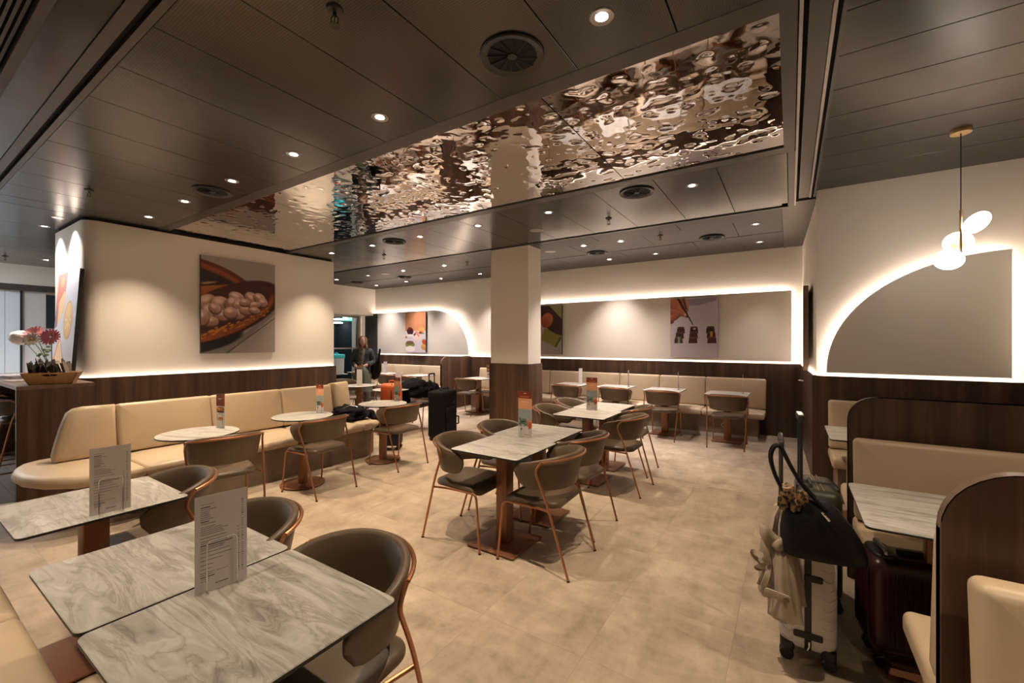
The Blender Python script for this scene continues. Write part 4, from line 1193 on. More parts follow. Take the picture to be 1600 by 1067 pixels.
# ================================================================== COUNTER AND WHAT STANDS ON IT
ct = thing('high_counter', 'walnut high counter with panel end at the left edge, behind the sofa', 'counter', (-6.28, 0.84, 0))
MB().box(-0.045, 0.0, 0.0, 0.56, 0.003, 1.085).build('end_panel', M['walnut'], ct, smooth=False)
MB().box(-2.9, 0.0, 0.0, 0.56, 1.085, 1.12).build('countertop', M['walnut_flat'], ct, smooth=False)
MB().box(-2.9, -0.05, 0.50, 0.54, 0.003, 1.083).build('back_panel', M['walnut'], ct, smooth=False)
MB().box(-2.9, -2.855, 0.0, 0.49, 0.003, 1.083).build('end_panel', M['walnut'], ct, smooth=False)

# cutlery box
bx = thing('cutlery_box', 'oak box with oval handle slot holding cutlery pouches on the counter corner', 'box', (-6.44, 1.115, 1.121), R(70))
L2, W2, H2, FL = 0.205, 0.13, 0.12, 0.035
def slant(sgn):   # long side with handle slot, leaning outward
    mb = MB()
    y0, y1 = sgn * (W2 - 0.03), sgn * (W2 + 0.015)
    n = 16; ring_o = []; ring_i = []
    cx, cz, rx, rz = 0, 0.095, 0.058, 0.013
    outer = [(-L2 + .05, 0), (L2 - .05, 0), (L2, H2), (-L2, H2)]
    # outer boundary sampled to n points, inner slot n points
    per = []
    for k in range(n):
        t = 2 * PI * k / n
        ring_i.append((cx + rx * math.cos(t), cz + rz * math.sin(t)))
        dx, dz = math.cos(t), math.sin(t)
        best = 1e9
        for i in range(4):
            (x0, z0), (x1, z1) = outer[i], outer[(i + 1) % 4]
            ex, ez = x1 - x0, z1 - z0
            den = dx * ez - dz * ex
            if abs(den) < 1e-9: continue
            s = ((x0 - cx) * ez - (z0 - cz) * ex) / den; u = ((x0 - cx) * dz - (z0 - cz) * dx) / den
            if s > 0 and -1e-6 <= u <= 1 + 1e-6: best = min(best, s)
        ring_o.append((cx + dx * best, cz + dz * best))
    # snap the nearest samples to the corners
    for c in outer:
        k = min(range(n), key=lambda q: math.hypot(ring_o[q][0] - c[0], ring_o[q][1] - c[1])); ring_o[k] = c
    def P(p, off):
        x, z = p; return (x, y0 + (y1 - y0) * z / H2 + off, z)
    vs = [P(p, 0) for p in ring_o] + [P(p, 0) for p in ring_i] + [P(p, -sgn * 0.012) for p in ring_o] + [P(p, -sgn * 0.012) for p in ring_i]
    fs = []
    for k in range(n):
        q = (k + 1) % n
        fs += [(k, q, n + q, n + k), (2 * n + k, 3 * n + k, 3 * n + q, 2 * n + q), (k, 2 * n + k, 2 * n + q, q), (n + k, n + q, 3 * n + q, 3 * n + k)]
    mb.add(vs, fs)
    return mb
slant(-1).build('side', M['oak'], bx, smooth=False)
slant(1).build('side', M['oak'], bx, smooth=False)
for sx in (-1, 1):
    vs = []
    for off in (0, -sx * 0.012):
        vs += [(sx * (L2 - .05) + off, -W2 + .03, 0), (sx * (L2 - .05) + off, W2 - .03, 0), (sx * L2 + off, W2 + .015, H2), (sx * L2 + off, -W2 - .015, H2)]
    MB().add(vs, [(0, 1, 2, 3), (7, 6, 5, 4), (0, 4, 5, 1), (1, 5, 6, 2), (2, 6, 7, 3), (3, 7, 4, 0)]).build('end', M['oak'], bx, smooth=False)
MB().box(-L2 + .05, L2 - .05, -W2 + .03, W2 - .03, 0.0, 0.012).build('bottom', M['oak'], bx, smooth=False)
M['pouch'] = plain('pouch', (0.075, 0.058, 0.045), 0.8)
_nt = M['pouch'].node_tree; _oi = N(_nt, 'ShaderNodeObjectInfo'); L(_nt, ramp(_nt, _oi.outputs['Random'], [(0.0, (0.03, 0.022, 0.017)), (0.7, (0.09, 0.07, 0.055)), (1.0, (0.17, 0.14, 0.115))]).outputs[0], _nt.nodes['Principled BSDF'].inputs['Base Color'])
M['napkin'] = plain('napkin', (0.5, 0.46, 0.42), 0.85)
def mk_pouch():
    t = thing('cutlery_pouch', 'dark paper cutlery pouch standing in the oak box', 'cutlery', group='cutlery pouches in the oak box')
    MB().box(-0.028, 0.028, -0.003, 0.003, 0, 0.215).build('sleeve', M['pouch'], t, smooth=False)
    MB().add([(-.03, 0, .205), (.03, 0, .205), (.028, .004, .222), (.01, -.003, .238), (-.012, .004, .224), (-.026, -.002, .232), (-.03, .003, .205), (.03, .003, .205), (.026, .007, .222), (.01, .001, .236), (-.012, .008, .224), (-.026, .003, .23)],
             [(0, 1, 2, 3, 4, 5), (11, 10, 9, 8, 7, 6), (0, 6, 7, 1), (1, 7, 8, 2), (2, 8, 9, 3), (3, 9, 10, 4), (4, 10, 11, 5), (5, 11, 6, 0)]).build('napkin', M['pouch'], t, smooth=False)
    return t
pou = Proto(mk_pouch)
rz_box = R(70)
for r_ in range(2):
    for k in range(13):
        lx = -0.135 + 0.0225 * k; ly = -0.045 + 0.09 * r_
        wx = -6.44 + lx * math.cos(rz_box) - ly * math.sin(rz_box); wy = 1.115 + lx * math.sin(rz_box) + ly * math.cos(rz_box)
        o = pou.put((wx, wy, 1.137), 0); o.scale = (1, 1, random.uniform(0.82, 1.12))
        o.rotation_euler = (random.uniform(-.2, .2) - 0.05 - 0.02 * k, random.uniform(-.16, .16), rz_box + PI / 2 + random.uniform(-.6, .6))

# vase with flowers
vs_ = thing('vase', 'pale glass vase of cut flowers on the counter', 'vase', (-6.98, 1.20, 1.12))
M['vase_glass'] = plain('vase_glass', (0.72, 0.66, 0.60), 0.15)
MB().lathe([(0.004, 0.0), (0.055, 0.0), (0.065, 0.02), (0.06, 0.12), (0.05, 0.19), (0.058, 0.22), (0.052, 0.22), (0.045, 0.19), (0.053, 0.12), (0.055, 0.03), (0.004, 0.02)], 24).build('vessel', M['vase_glass'], vs_)
M['stem'] = plain('stem', (0.09, 0.14, 0.05), 0.6); M['leaf'] = plain('leaf', (0.10, 0.17, 0.07), 0.6)
M['petal_white'] = plain('petal_white', (0.82, 0.76, 0.68), 0.6); M['petal_pink'] = plain('petal_pink', (0.80, 0.30, 0.42), 0.6)
M['petal_red'] = plain('petal_red', (0.80, 0.34, 0.34), 0.6); M['petal_eye'] = plain('petal_eye', (0.6, 0.5, 0.12), 0.6)
def daisy(loc_head, r, n, layers, mat, eye, label, cup=0.3, tilt=(0.5, -0.6, 0.5)):
    t = thing('cut_flower', label, 'flower', (-6.98, 1.20, 1.20))
    h = Vector(loc_head) - Vector((-6.98, 1.20, 1.20))
    MB().tube(spline([(0, 0, 0), tuple(h * 0.5 + Vector((0, 0, 0.04))), tuple(h)], 6), 0.004, 6).build('stem', M['stem'], t)
    d = Vector(tilt).normalized(); mt = Matrix.Translation(h) @ d.to_track_quat('Z', 'Y').to_matrix().to_4x4()
    mb = MB()
    for l in range(layers):
        rr = r * (1 - 0.22 * l)
        for k in range(n):
            an = 2 * PI * (k + 0.5 * l) / n; w = rr * PI / n * 0.8
            pts = [(0.15 * rr, 0, 0.0), (0.55 * rr, w, cup * rr * (.3 + .3 * l)), (0.95 * rr, w * .6, cup * rr * (.7 + .5 * l)), (rr, 0, cup * rr * (.8 + .5 * l)), (0.95 * rr, -w * .6, cup * rr * (.7 + .5 * l)), (0.55 * rr, -w, cup * rr * (.3 + .3 * l))]
            v2 = []
            for dz in (0.0, 0.003):
                for x, y, z in pts: v2.append((x * math.cos(an) - y * math.sin(an), x * math.sin(an) + y * math.cos(an), z + dz + 0.004 * l))
            mb.add(v2, [(0, 1, 2, 3, 4, 5), (11, 10, 9, 8, 7, 6)] + [(i, i + 6, (i + 1) % 6 + 6, (i + 1) % 6) for i in range(6)], mat=mt)
    mb.build('petals', M[mat], t)
    if layers == 3:
        m3 = MB()
        for k in range(n):
            an = 2 * PI * k / n; m3.ball((r * .45 * math.cos(an), r * .45 * math.sin(an), r * .16), r * .2, r * .09, r * .05, 6, 4, mat=mt)
        m3.build('inner_petals', M['petal_white'], t)
    if eye: MB().ball((0, 0, 0.01), r * .22, r * .22, r * .14, 10, 6, mat=mt).build('flower_eye', M['petal_eye'], t)
    return t
pe = thing('cut_flower', 'large white globe-shaped bloom at the left of the flowers', 'flower', (-6.98, 1.20, 1.20))
MB().tube(spline([(0, 0, 0), (-.30, -.04, .16), (-.86, -.08, .36)], 6), 0.005, 6).build('stem', M['stem'], pe)
MB().ball((-.95, -.10, .41), .115, .105, .085, 18, 12, warp=0.16, seed=3).build('bloom', M['petal_white'], pe)
daisy((-7.33, 1.12, 1.645), 0.105, 14, 3, 'petal_red', False, 'salmon pink bloom behind the white daisy', 0.35, (0.5, -0.6, 0.7))
daisy((-7.20, 1.08, 1.585), 0.08, 12, 2, 'petal_white', True, 'white daisy with yellow eye in the middle of the flowers', 0.2, (0.7, -0.6, 0.3))
daisy((-6.55, 1.12, 1.604), 0.092, 18, 3, 'petal_pink', False, 'bright pink and white bloom at the right of the flowers', 0.3, (0.7, -0.6, 0.3))
lf = thing('leaf_spray', 'spray of green leaves under the flowers', 'leaves', (-6.98, 1.20, 1.20))
MB().tube(spline([(0, 0, 0), (-.06, -.03, .16), (-.16, -.06, .29)], 5), 0.003, 5).build('stem', M['stem'], lf)
mb = MB()
for k in range(9):
    c = Vector((-.08 - .05 * (k % 5) + random.uniform(-.07, .07), random.uniform(-.07, .03), .20 + random.uniform(0, .12)))
    mb.ball(c, .035, .02, .014, 8, 4)
mb.build('leaves', M['leaf'], lf)
# newspapers and card
M['newsprint'] = plain('newsprint', (0.50, 0.50, 0.50), 0.8, vary=0.35, vscale=30)
def flat_item(name, label, cat, x, y, rz, w, d, h, mat, z=1.12, n=3):
    t = thing(name, label, cat, (x, y, z), rz)
    for k in range(n):
        MB().pad(-w / 2 + .004 * k, w / 2 - .006 * k, -d / 2 + .003 * k, d / 2, 0.001 + h * k / n, 0.001 + h * (k + .85) / n, 0.006, h / n * .3, n=2).build('page_block', M[mat], t)
    return t
flat_item('newspaper', 'folded newspapers lying on the counter beside the flowers', 'newspaper', -8.05, 1.10, 0.3, 0.55, 0.40, 0.03, 'newsprint')
flat_item('napkin_stack', 'small white stack of napkins on the counter left of the oak box', 'napkins', -7.15, 0.98, 0.2, 0.22, 0.18, 0.012, 'napkin', n=2)
# stools at the counter
def mk_stool():
    t = thing('bar_stool', 'stool', 'stool')
    MB().rbox(-0.21, 0.21, -0.19, 0.20, [(0.02, 0.70), (0, 0.712), (0, 0.73), (0.02, 0.75), (0.08, 0.752)], 0.07, 5).build('seat', M['taupe'], t, angle=60)
    b = shell_bm(); b.v = [(x * .88, y * .88, (z - 0.548) * .72 + 0.79) for x, y, z in b.v]
    b.build('backrest', M['taupe'], t, angle=70)
    for sx in (-1, 1):
        MB().tube(fillet([(sx * .23, .23, 0.003), (sx * .20, .17, .70), (sx * .20, -.10, .70)], .05), .0095, 8).build('leg', M['copper'], t)
        MB().tube(fillet([(sx * .235, -.255, 0.003), (sx * .245, -.11, .76), (sx * .258, -.06, .90), (sx * .25, -.12, .945)], .06), .0095, 8).build('leg', M['copper'], t)
        MB().tube([(sx * .226, .215, .20), (sx * .238, -.215, .20)], .007, 6).build('foot_rail', M['copper'], t)
    MB().tube([(-.226, .215, .20), (.226, .215, .20)], .007, 6).build('foot_rail', M['copper'], t)
    pr = [(0.255 * math.sin(R(66 * k / 8)), -0.018 - 0.24 * math.cos(R(66 * k / 8)), .945) for k in range(-8, 9)]
    MB().tube(pr, .0095, 8).build('back_rail', M['copper'], t)
    return t
st = Proto(mk_stool)
st.put((-6.99, 0.99, 0.003), N_, 'bar stool with copper legs at the counter, the nearer one')
st.put((-7.75, 1.0, 0.003), N_ + 0.1, 'bar stool with copper legs at the counter, the further one')

# ================================================================== MENUS AND BROCHURES
def menu_art():
    a = Art(96, 150, (212, 206, 204))
    rg = np.random.default_rng(12)
    v = 0.095; a.rect(0.10, 0.085, 0.36, 0.090, (150, 146, 146)); k = 0
    while v < 0.86:
        v += 0.021
        if k in (9, 14, 15, 20): v += 0.012
        w = rg.uniform(0.14, 0.30) if k < 10 or k > 24 else rg.uniform(0.4, 0.62)
        if not (0.60 < v < 0.80 and k % 2): a.rect(0.10, v, 0.10 + w, v + 0.008, (112, 108, 108))
        for q in (0.80, 0.885):
            if q > 0.85 or k > 12: a.rect(q, v, q + 0.045, v + 0.008, (118, 114, 114))
        k += 1
    a.rect(0.40, 0.80, 0.62, 0.807, (130, 126, 126)); a.rect(0.38, 0.93, 0.62, 0.938, (130, 126, 126))
    return a
def wire_stand(w, h, d, label, loc, rz, group=None):
    t = thing('menu_stand', label, 'menu stand', loc, rz, group)
    for s_ in (-1, 1):
        p = fillet([(-w / 2, s_ * 0.006, 0.003), (-w / 2, s_ * 0.006, h), (w / 2, s_ * 0.006, h), (w / 2, s_ * 0.006, 0.003)], w * .18, 5)
        MB().tube(p, 0.0022, 6).build('wire_loop', M['chrome'], t)
    for sx in (-1, 1):
        MB().tube([(sx * w / 2, -d, 0.003), (sx * w / 2, d, 0.003)], 0.0032, 6).build('wire_foot', M['chrome'], t)
    return t
class CardProto:
    def __init__(s, art, W, H, back=None):
        s.art, s.W, s.H, s.back = art, W, H, back; s.src = None
    def put(s, name, label, loc, rz, tilt=0.0, group=None):
        if s.src is None:
            t = thing(name, label, 'menu')
            MB().box(-s.W / 2, s.W / 2, 0.0006, 0.0022, 0, s.H).build('card', M['white_card'], t, smooth=False)
            p = s.art.mesh('print', s.W, s.H, t); p.location = (-s.W / 2, 0, 0)
            if s.back:
                q = s.back.mesh('print_back', s.W, s.H, t); q.location = (s.W / 2, 0.0028, 0); q.rotation_euler = (0, 0, PI)
            s.src = t; o = t
        else: o = copy_tree(s.src)
        o.location = loc; o.rotation_euler = (tilt, 0, rz); o['label'] = label
        if group: o['group'] = group
        return o
M['white_card'] = plain('white_card', (0.68, 0.65, 0.64), 0.6)
def brochure_art(kind=0):
    a = Art(40, 118, (200, 196, 194))
    if kind == 0:
        a.rect(0, 0, 1, 0.155, (132, 52, 26)); a.rect(0.40, 0.035, 0.60, 0.052, (230, 200, 180)); a.rect(0.16, 0.105, 0.80, 0.125, (190, 110, 80))
        a.rect(0, 0.155, 1, 0.39, (228, 164, 122)); a.rect(0.25, 0.22, 0.72, 0.25, (240, 190, 150)); a.rect(0.3, 0.28, 0.66, 0.30, (238, 186, 146))
        a.rect(0, 0.39, 1, 0.76, (150, 158, 158)); a.rect(0, 0.76, 1, 1, (196, 190, 188))
        for k in range(26):
            a.ell(0.10 + 0.5 * rngp.random(), 0.60 + 0.14 * rngp.random(), 0.10, 0.016, rngp.uniform(-60, 60), (64, 84, 64) if k % 2 else (92, 108, 86), 0.5)
        a.ell(0.84, 0.71, 0.17, 0.10, 0, (214, 96, 32), 0.12, (190, 74, 26)); a.rect(0.66, 0.62, 1.0, 0.66, (206, 150, 110))
        a.ell(0.24, 0.82, 0.09, 0.012, 0, (60, 52, 50), 0.3); a.ell(0.22, 0.85, 0.06, 0.010, 0, (70, 60, 58), 0.3); a.rect(0.45, 0.93, 0.85, 0.945, (160, 120, 116))
    else:
        a.rect(0, 0, 1, 0.36, (140, 74, 50)); a.poly([(0.62, 0.0), (1, 0.0), (1, 0.36), (0.8, 0.3)], (176, 92, 62)); a.rect(0.22, 0.13, 0.62, 0.15, (230, 210, 190)); a.rect(0.3, 0.17, 0.5, 0.18, (220, 190, 170))
        a.rect(0, 0.36, 1, 1, (222, 216, 214)); a.ell(0.5, 0.46, 0.46, 0.085, 0, (214, 140, 60), 0.2, (190, 100, 40))
        for k in range(16): a.ell(0.2 + .6 * rngp.random(), 0.40 + .09 * rngp.random(), 0.09, 0.018, 0, ((206, 60, 40), (120, 140, 50), (230, 190, 70))[k % 3], 0.4)
        a.ell(0.5, 0.53, 0.44, 0.03, 0, (60, 52, 48), 0.3); a.ell(0.5, 0.74, 0.32, 0.055, 0, (218, 150, 84), 0.2); a.ell(0.5, 0.71, 0.1, 0.025, 0, (206, 60, 50), 0.4)
    a.grain(1.5, 20 + kind)
    return a
def marks(text): pass
menu = CardProto(menu_art(), 0.145, 0.308, brochure_art(0))
bro_tall = CardProto(brochure_art(0), 0.130, 0.385)
bro0 = CardProto(brochure_art(0), 0.105, 0.320)
bro1 = CardProto(brochure_art(1), 0.105, 0.315)
bronly = CardProto(Art(20, 60, (214, 208, 208)), 0.100, 0.30)
ZT = 0.7505
def menu_at(x, y, rz, label, lab2, dz=0.0):
    menu.put('menu_card', label, (x, y, ZT + 0.002), rz, 0.0)
    wire_stand(0.084, 0.165, 0.021, lab2, (x, y - 0.0, ZT), rz)
menu_at(-1.555, 0.650, R(81), 'printed menu card standing on the nearest table, closest to the camera', 'chrome wire stand of the nearest menu')
menu_at(-2.683, 0.652, R(87), 'printed menu card on the left foreground table', 'chrome wire stand of the left foreground menu')
def bro_at(proto, x, y, rz, label, lab2, back=True, tilt=0.0, w=0.06, h=0.13):
    proto.put('brochure', label, (x, y, ZT + 0.002), rz, tilt)
    wire_stand(w, h, 0.02, lab2, (x, y, ZT), rz)
bro_at(bro_tall, -1.872, 3.07, R(3), 'tall brochure with orange drink on the central double table', 'wire stand on the central double table', w=.075, h=.145)
bro_at(bro_tall, -1.957, 4.72, R(9), 'tall brochure with orange drink on the second double table', 'wire stand on the second double table', w=.075, h=.145)
bro_at(bro1, -4.47, 1.857, R(16), 'food brochure with brown top on the nearest round table', 'wire stand on the nearest round table')
bro_at(bro0, -4.495, 2.880, R(13), 'tall brochure on the middle round sofa table', 'wire stand on the middle round sofa table')
bro_at(bro0, -4.50, 4.03, R(10), 'tall brochure on the round table in front of the orange bag', 'wire stand on the round table in front of the orange bag')
bro_at(bronly, -6.66, 5.06, R(32), 'plain white menu card on the far round table', 'wire stand on the far round table')
bro_at(bronly, -8.85, 7.52, R(25), 'plain white menu card at the far left bench', 'wire stand at the far left bench')
bro_at(bronly, -5.58, 5.02, R(30), 'plain grey back of a menu card behind the orange bag', 'wire stand behind the orange bag')
bro_at(bro1, -5.66, 7.72, R(60), 'dark brochure on the small table by the divider', 'wire stand on the small table by the divider')
for x, y, n_ in ((-0.62, 7.55, 'rightmost'), (-1.58, 7.55, 'second from the right'), (-2.43, 7.55, 'third from the right'), (-3.38, 7.6, 'nearest the pillar')):
    bro_at(bronly, x, y, R(96) if n_ != 'nearest the pillar' else R(72), 'menu card seen edge-on on the far bench table, ' + n_, 'wire stand on the far bench table, ' + n_)

# ================================================================== LUGGAGE
def case_body(w, d, h, z0, r, mat, parent, name, grooves=0, axis='x', gd=0.006, re=0.05):
    """hard shell: rounded box; vertical grooves on the broad faces"""
    pr = [(re, z0)] + [(re - re * math.sin(R(a)), z0 + re - re * math.cos(R(a))) for a in (30, 60, 90)]
    nz = 14
    for k in range(1, nz): pr.append((0, z0 + re + (h - 2 * re) * k / nz))
    pr += [(re - re * math.cos(R(a)), z0 + h - re + re * math.sin(R(a))) for a in (0, 30, 60, 90)]
    return MB().rbox(-w / 2, w / 2, -d / 2, d / 2, pr, r, 5).build(name, mat, parent, angle=50)
def wheel(parent, x, y, mat='black'):
    wmt = Matrix.Translation((x, y, 0.030)) @ Matrix.Rotation(R(90), 4, 'X')
    o = MB()
    for s_ in (-1, 1): o.lathe([(0.004, s_ * 0.014 - 0.009), (0.026, s_ * 0.014 - 0.009), (0.030, s_ * 0.014 - 0.005), (0.030, s_ * 0.014 + 0.005), (0.026, s_ * 0.014 + 0.009), (0.004, s_ * 0.014 + 0.009)], 18, mat=wmt)
    w = o.build('wheel', M[mat], parent)
    MB().tube([(x, y, 0.034), (x, y, 0.075)], 0.017, 10, radii=[0.012, 0.022]).build('wheel_fork', M[mat], w)
M['white_shell'] = plain('white_shell', (0.62, 0.60, 0.57), 0.35)
M['red_shell'] = plain('red_shell', (0.026, 0.005, 0.006), 0.34)
M['green_shell'] = plain('green_shell', (0.035, 0.037, 0.022), 0.45)
# white shell suitcase: broad faces towards +-X, thickness along X
ws = thing('white_suitcase', 'white hard shell suitcase with black zip band, standing in the aisle', 'suitcase', (0.062, 2.70, 0), R(2))
w, d, h, z0 = 0.235, 0.46, 0.56, 0.065
for s_ in (-1, 1):
    mb = MB(); hw = 0.104
    pr = []
    re = 0.045
    rings = []
    # half shell: stack across x, outline in (y, z)
    for ox, ins in ((0.014, 0.0), (0.05, 0.0), (0.085, 0.004), (0.105, 0.016), (0.116, 0.04), (0.118, 0.10)):
        ring = []
        y0_, y1_, zz0, zz1 = -d / 2 + ins, d / 2 - ins, z0 + ins, z0 + h - ins; rr = max(0.055 - ins * .4, 0.012)
        for cy, cz, st_ in ((y1_ - rr, zz1 - rr, 0), (y0_ + rr, zz1 - rr, 90), (y0_ + rr, zz0 + rr, 180), (y1_ - rr, zz0 + rr, 270)):
            for k in range(6):
                t = R(st_ + 18 * k); ring.append((s_ * ox, cy + rr * math.cos(t), cz + rr * math.sin(t)))
        rings.append(ring)
    mb.rings(rings)
    sh = mb.build('half_shell', M['white_shell'], ws, angle=50)
    # scalloped relief ribs wrapping the edge
    rb = None
    for k in range(11):
        zc = z0 + 0.045 + 0.045 * k
        for sy in (-1, 1):
            p = spline([(s_ * 0.058, sy * (d / 2 + 0.001), zc + 0.012), (s_ * 0.078, sy * (d / 2 - 0.002), zc - 0.002), (s_ * 0.100, sy * (d / 2 - 0.012), zc + 0.010), (s_ * 0.112, sy * (d / 2 - 0.035), zc + 0.016), (s_ * 0.118, sy * (d / 2 - 0.09), zc + 0.016)], 3)
            MB().tube(p, 0.0022, 5).build('relief_rib', M['white_shell'], sh)
mb = MB()
rings = []
for ox, ins in ((-0.0155, 0.003), (-0.012, -0.002), (0.012, -0.002), (0.0155, 0.003)):
    ring = []
    y0_, y1_, zz0, zz1 = -d / 2 + ins, d / 2 - ins, z0 + ins, z0 + h - ins; rr = 0.055
    for cy, cz, st_ in ((y1_ - rr, zz1 - rr, 0), (y0_ + rr, zz1 - rr, 90), (y0_ + rr, zz0 + rr, 180), (y1_ - rr, zz0 + rr, 270)):
        for k in range(6):
            t = R(st_ + 18 * k); ring.append((ox, cy + rr * math.cos(t), cz + rr * math.sin(t)))
    rings.append(ring)
mb.rings(rings).build('zip_band', M['black'], ws, angle=40)
for zc, x0_, x1_ in ((0.155, -0.058, 0.058), (0.43, -0.015, 0.058)):
    mb = MB().pad(x0_, x1_, -0.016, 0.016, 0, 0.007, 0.008, 0.003, n=3)
    mt = Matrix.Translation((0, -d / 2 + 0.001, zc)) @ Matrix.Rotation(R(90), 4, 'X'); mb.v = [tuple(mt @ Vector(p)) for p in mb.v]
    mb.build('strap_tab', M['black'], ws)
MB().tube(fillet([(0.004, -d / 2 - .006, 0.13), (0.004, -d / 2 - .008, 0.105), (-0.004, -d / 2 - .008, 0.09)], 0.006), 0.004, 6).build('zip_pull', M['chrome'], ws)
for sx in (-1, 1):
    for sy in (-1, 1):
        MB().pad(sx * 0.082 - 0.030, sx * 0.082 + 0.030, sy * (d / 2 - 0.045) - 0.045, sy * (d / 2 - 0.045) + 0.045, 0.058, 0.105, 0.02, 0.008, n=3).build('corner_guard', M['black'], ws)
        wheel(ws, sx * 0.085, sy * (d / 2 - 0.04))
for sy in (-1, 1):
    MB().tube([(-0.105, sy * 0.11, 0.60), (-0.105, sy * 0.11, 1.02)], 0.0085, 8).build('pull_rod', M['dark_metal'], ws)
MB().tube(fillet([(-0.105, -0.11, 1.005), (-0.105, -0.11, 1.04), (-0.105, 0.11, 1.04), (-0.105, 0.11, 1.005)], 0.02), 0.013, 8).build('pull_grip', M['black'], ws)

# dark handbag hung over the pull handle
hb = thing('handbag', 'large black tote handbag hanging on the white suitcase handle', 'handbag', (0.098, 2.385, 0.0), R(8))
rings = []
for z, hw_, hd, yo, xo in ((0.575, 0.145, 0.055, 0.0, 0.030), (0.585, 0.158, 0.070, 0.0, 0.028), (0.62, 0.162, 0.078, 0, 0.024), (0.68, 0.150, 0.074, 0, 0.014), (0.74, 0.130, 0.064, 0, 0.0), (0.80, 0.105, 0.046, 0, -0.018), (0.835, 0.085, 0.024, 0, -0.032), (0.845, 0.075, 0.016, 0, -0.038)):
    ring = []
    for k in range(28):
        t = 2 * PI * k / 28
        cx_ = math.copysign(abs(math.cos(t)) ** 0.6, math.cos(t)); sy_ = math.copysign(abs(math.sin(t)) ** 0.7, math.sin(t))
        wob = 1 + 0.05 * noise.noise(Vector((cx_ * 2, sy_ * 2, z * 9)))
        ring.append((xo + hw_ * cx_ * wob, yo + hd * sy_ * wob, z + 0.02 * cx_ * (0.6 - z) ))
    rings.append(ring)
M['bag_leather'] = plain('bag_leather', (0.0035, 0.0035, 0.004), 0.5, bump=0.1, bscale=120, spec=0.25)
MB().rings(rings).build('bag_body', M['bag_leather'], hb, angle=60)
for sy in (-0.02, 0.02):
    p = spline([(-0.105, sy * 2, 0.835), (-0.150, sy * 1.5, 0.90), (-0.178, sy, 1.00), (-0.165, sy * .6 , 1.058), (-0.135, sy * .5 + .01, 1.055), (-0.10, sy, 0.98), (-0.055, sy * 1.4, 0.90), (0.03, sy * 2, 0.80)], 6)
    MB().tube(p, 0.0085, 7).build('strap', M['bag_leather'], hb)
MB().tube(fillet([(0.01, -0.063, 0.80), (0.02, -0.072, 0.79), (0.035, -0.075, 0.77)], .01), .005, 6).build('clasp', M['chrome'], hb)
# leopard scarf tied to the strap
sc = thing('silk_scarf', 'small brown leopard pattern scarf tied to the black handbag strap', 'scarf', (-0.01, 2.34, 0.86))
def leopard():
    m, nt, b = new_mat('leopard')
    tc = N(nt, 'ShaderNodeTexCoord'); vo = N(nt, 'ShaderNodeTexVoronoi', i_Scale=55.0); L(nt, tc.outputs['Object'], vo.inputs['Vector'])
    rp = ramp(nt, vo.outputs['Distance'], [(0.15, (0.02, 0.012, 0.008)), (0.42, (0.03, 0.018, 0.01)), (0.5, (0.24, 0.14, 0.06))])
    L(nt, rp.outputs[0], b.inputs['Base Color']); b.inputs['Roughness'].default_value = 0.5
    return m
M['leopard'] = leopard()
MB().ball((0, 0, 0), 0.032, 0.026, 0.035, 16, 10, warp=0.5, seed=2).build('knot', M['leopard'], sc)
for k, (dx, dz) in enumerate(((-.02, -.05), (.03, -.045), (.055, -.01))):
    MB().ball((dx, -.012, dz), 0.022, 0.010, 0.034, 12, 8, warp=0.5, seed=5 + k).build('scarf_end', M['leopard'], sc)

# beige trench coat folded over the handle
M['trench'] = plain('trench', (0.40, 0.335, 0.25), 0.8, bump=0.12, bscale=240)
tr = thing('trench_coat', 'beige trench coat draped over the handle of the white suitcase', 'coat', (-0.05, 2.47, -0.13))
def cloth(rows, name, parent, nseg=30, fold=0.012, freq=5, seed=0, mat='trench', twist=0.0):
    """hanging gathered cloth: rows of (cx, cy, z, rx, ry)"""
    rings = []
    rows2 = []
    n = 5
    for i in range(len(rows) - 1):
        for k in range(n):
            t = k / n; rows2.append([rows[i][j] * (1 - t) + rows[i + 1][j] * t for j in range(5)])
    rows2.append(list(rows[-1]))
    for q, (cx_, cy_, z, rx, ry) in enumerate(rows2):
        ring = []
        for k in range(nseg):
            t = 2 * PI * k / nseg
            f = 1 + fold / max(rx, ry) * (math.sin(freq * t + seed + twist * q) + 0.6 * math.sin((freq * 2 + 1) * t + seed * 2.1 - twist * q)) 
            f += 0.10 * noise.noise(Vector((math.cos(t) * 1.5, math.sin(t) * 1.5, z * 7 + seed)))
            ring.append((cx_ + rx * math.cos(t) * f, cy_ + ry * math.sin(t) * f, z))
        rings.append(ring)
    return MB().rings(rings).build(name, M[mat], parent, angle=80)
cloth([(0.010, 0.02, 0.88, 0.014, 0.020), (0.0, 0.01, 0.84, 0.030, 0.035), (-0.005, 0.0, 0.78, 0.050, 0.055), (0.0, 0.0, 0.70, 0.058, 0.075), (0.015, 0.0, 0.60, 0.066, 0.09), (0.022, 0.0, 0.50, 0.075, 0.10), (0.026, 0.0, 0.435, 0.080, 0.105), (0.03, 0.0, 0.43, 0.060, 0.08)], 'coat_body', tr, 48, 0.014, 6, 0.4, twist=0.06)
cloth([(-0.03, -0.06, 0.74, 0.030, 0.030), (-0.035, -0.07, 0.64, 0.040, 0.040), (-0.03, -0.075, 0.54, 0.046, 0.045), (-0.03, -0.075, 0.475, 0.050, 0.048), (-0.03, -0.075, 0.472, 0.040, 0.04)], 'sleeve', tr, 30, 0.007, 4, 1.7, twist=0.08)
cloth([(0.018, -0.10, 0.70, 0.034, 0.02), (0.022, -0.115, 0.60, 0.046, 0.03), (0.028, -0.12, 0.50, 0.058, 0.036), (0.03, -0.12, 0.40, 0.066, 0.04), (0.03, -0.12, 0.398, 0.05, 0.03)], 'front_flap', tr, 36, 0.006, 4, 2.2)
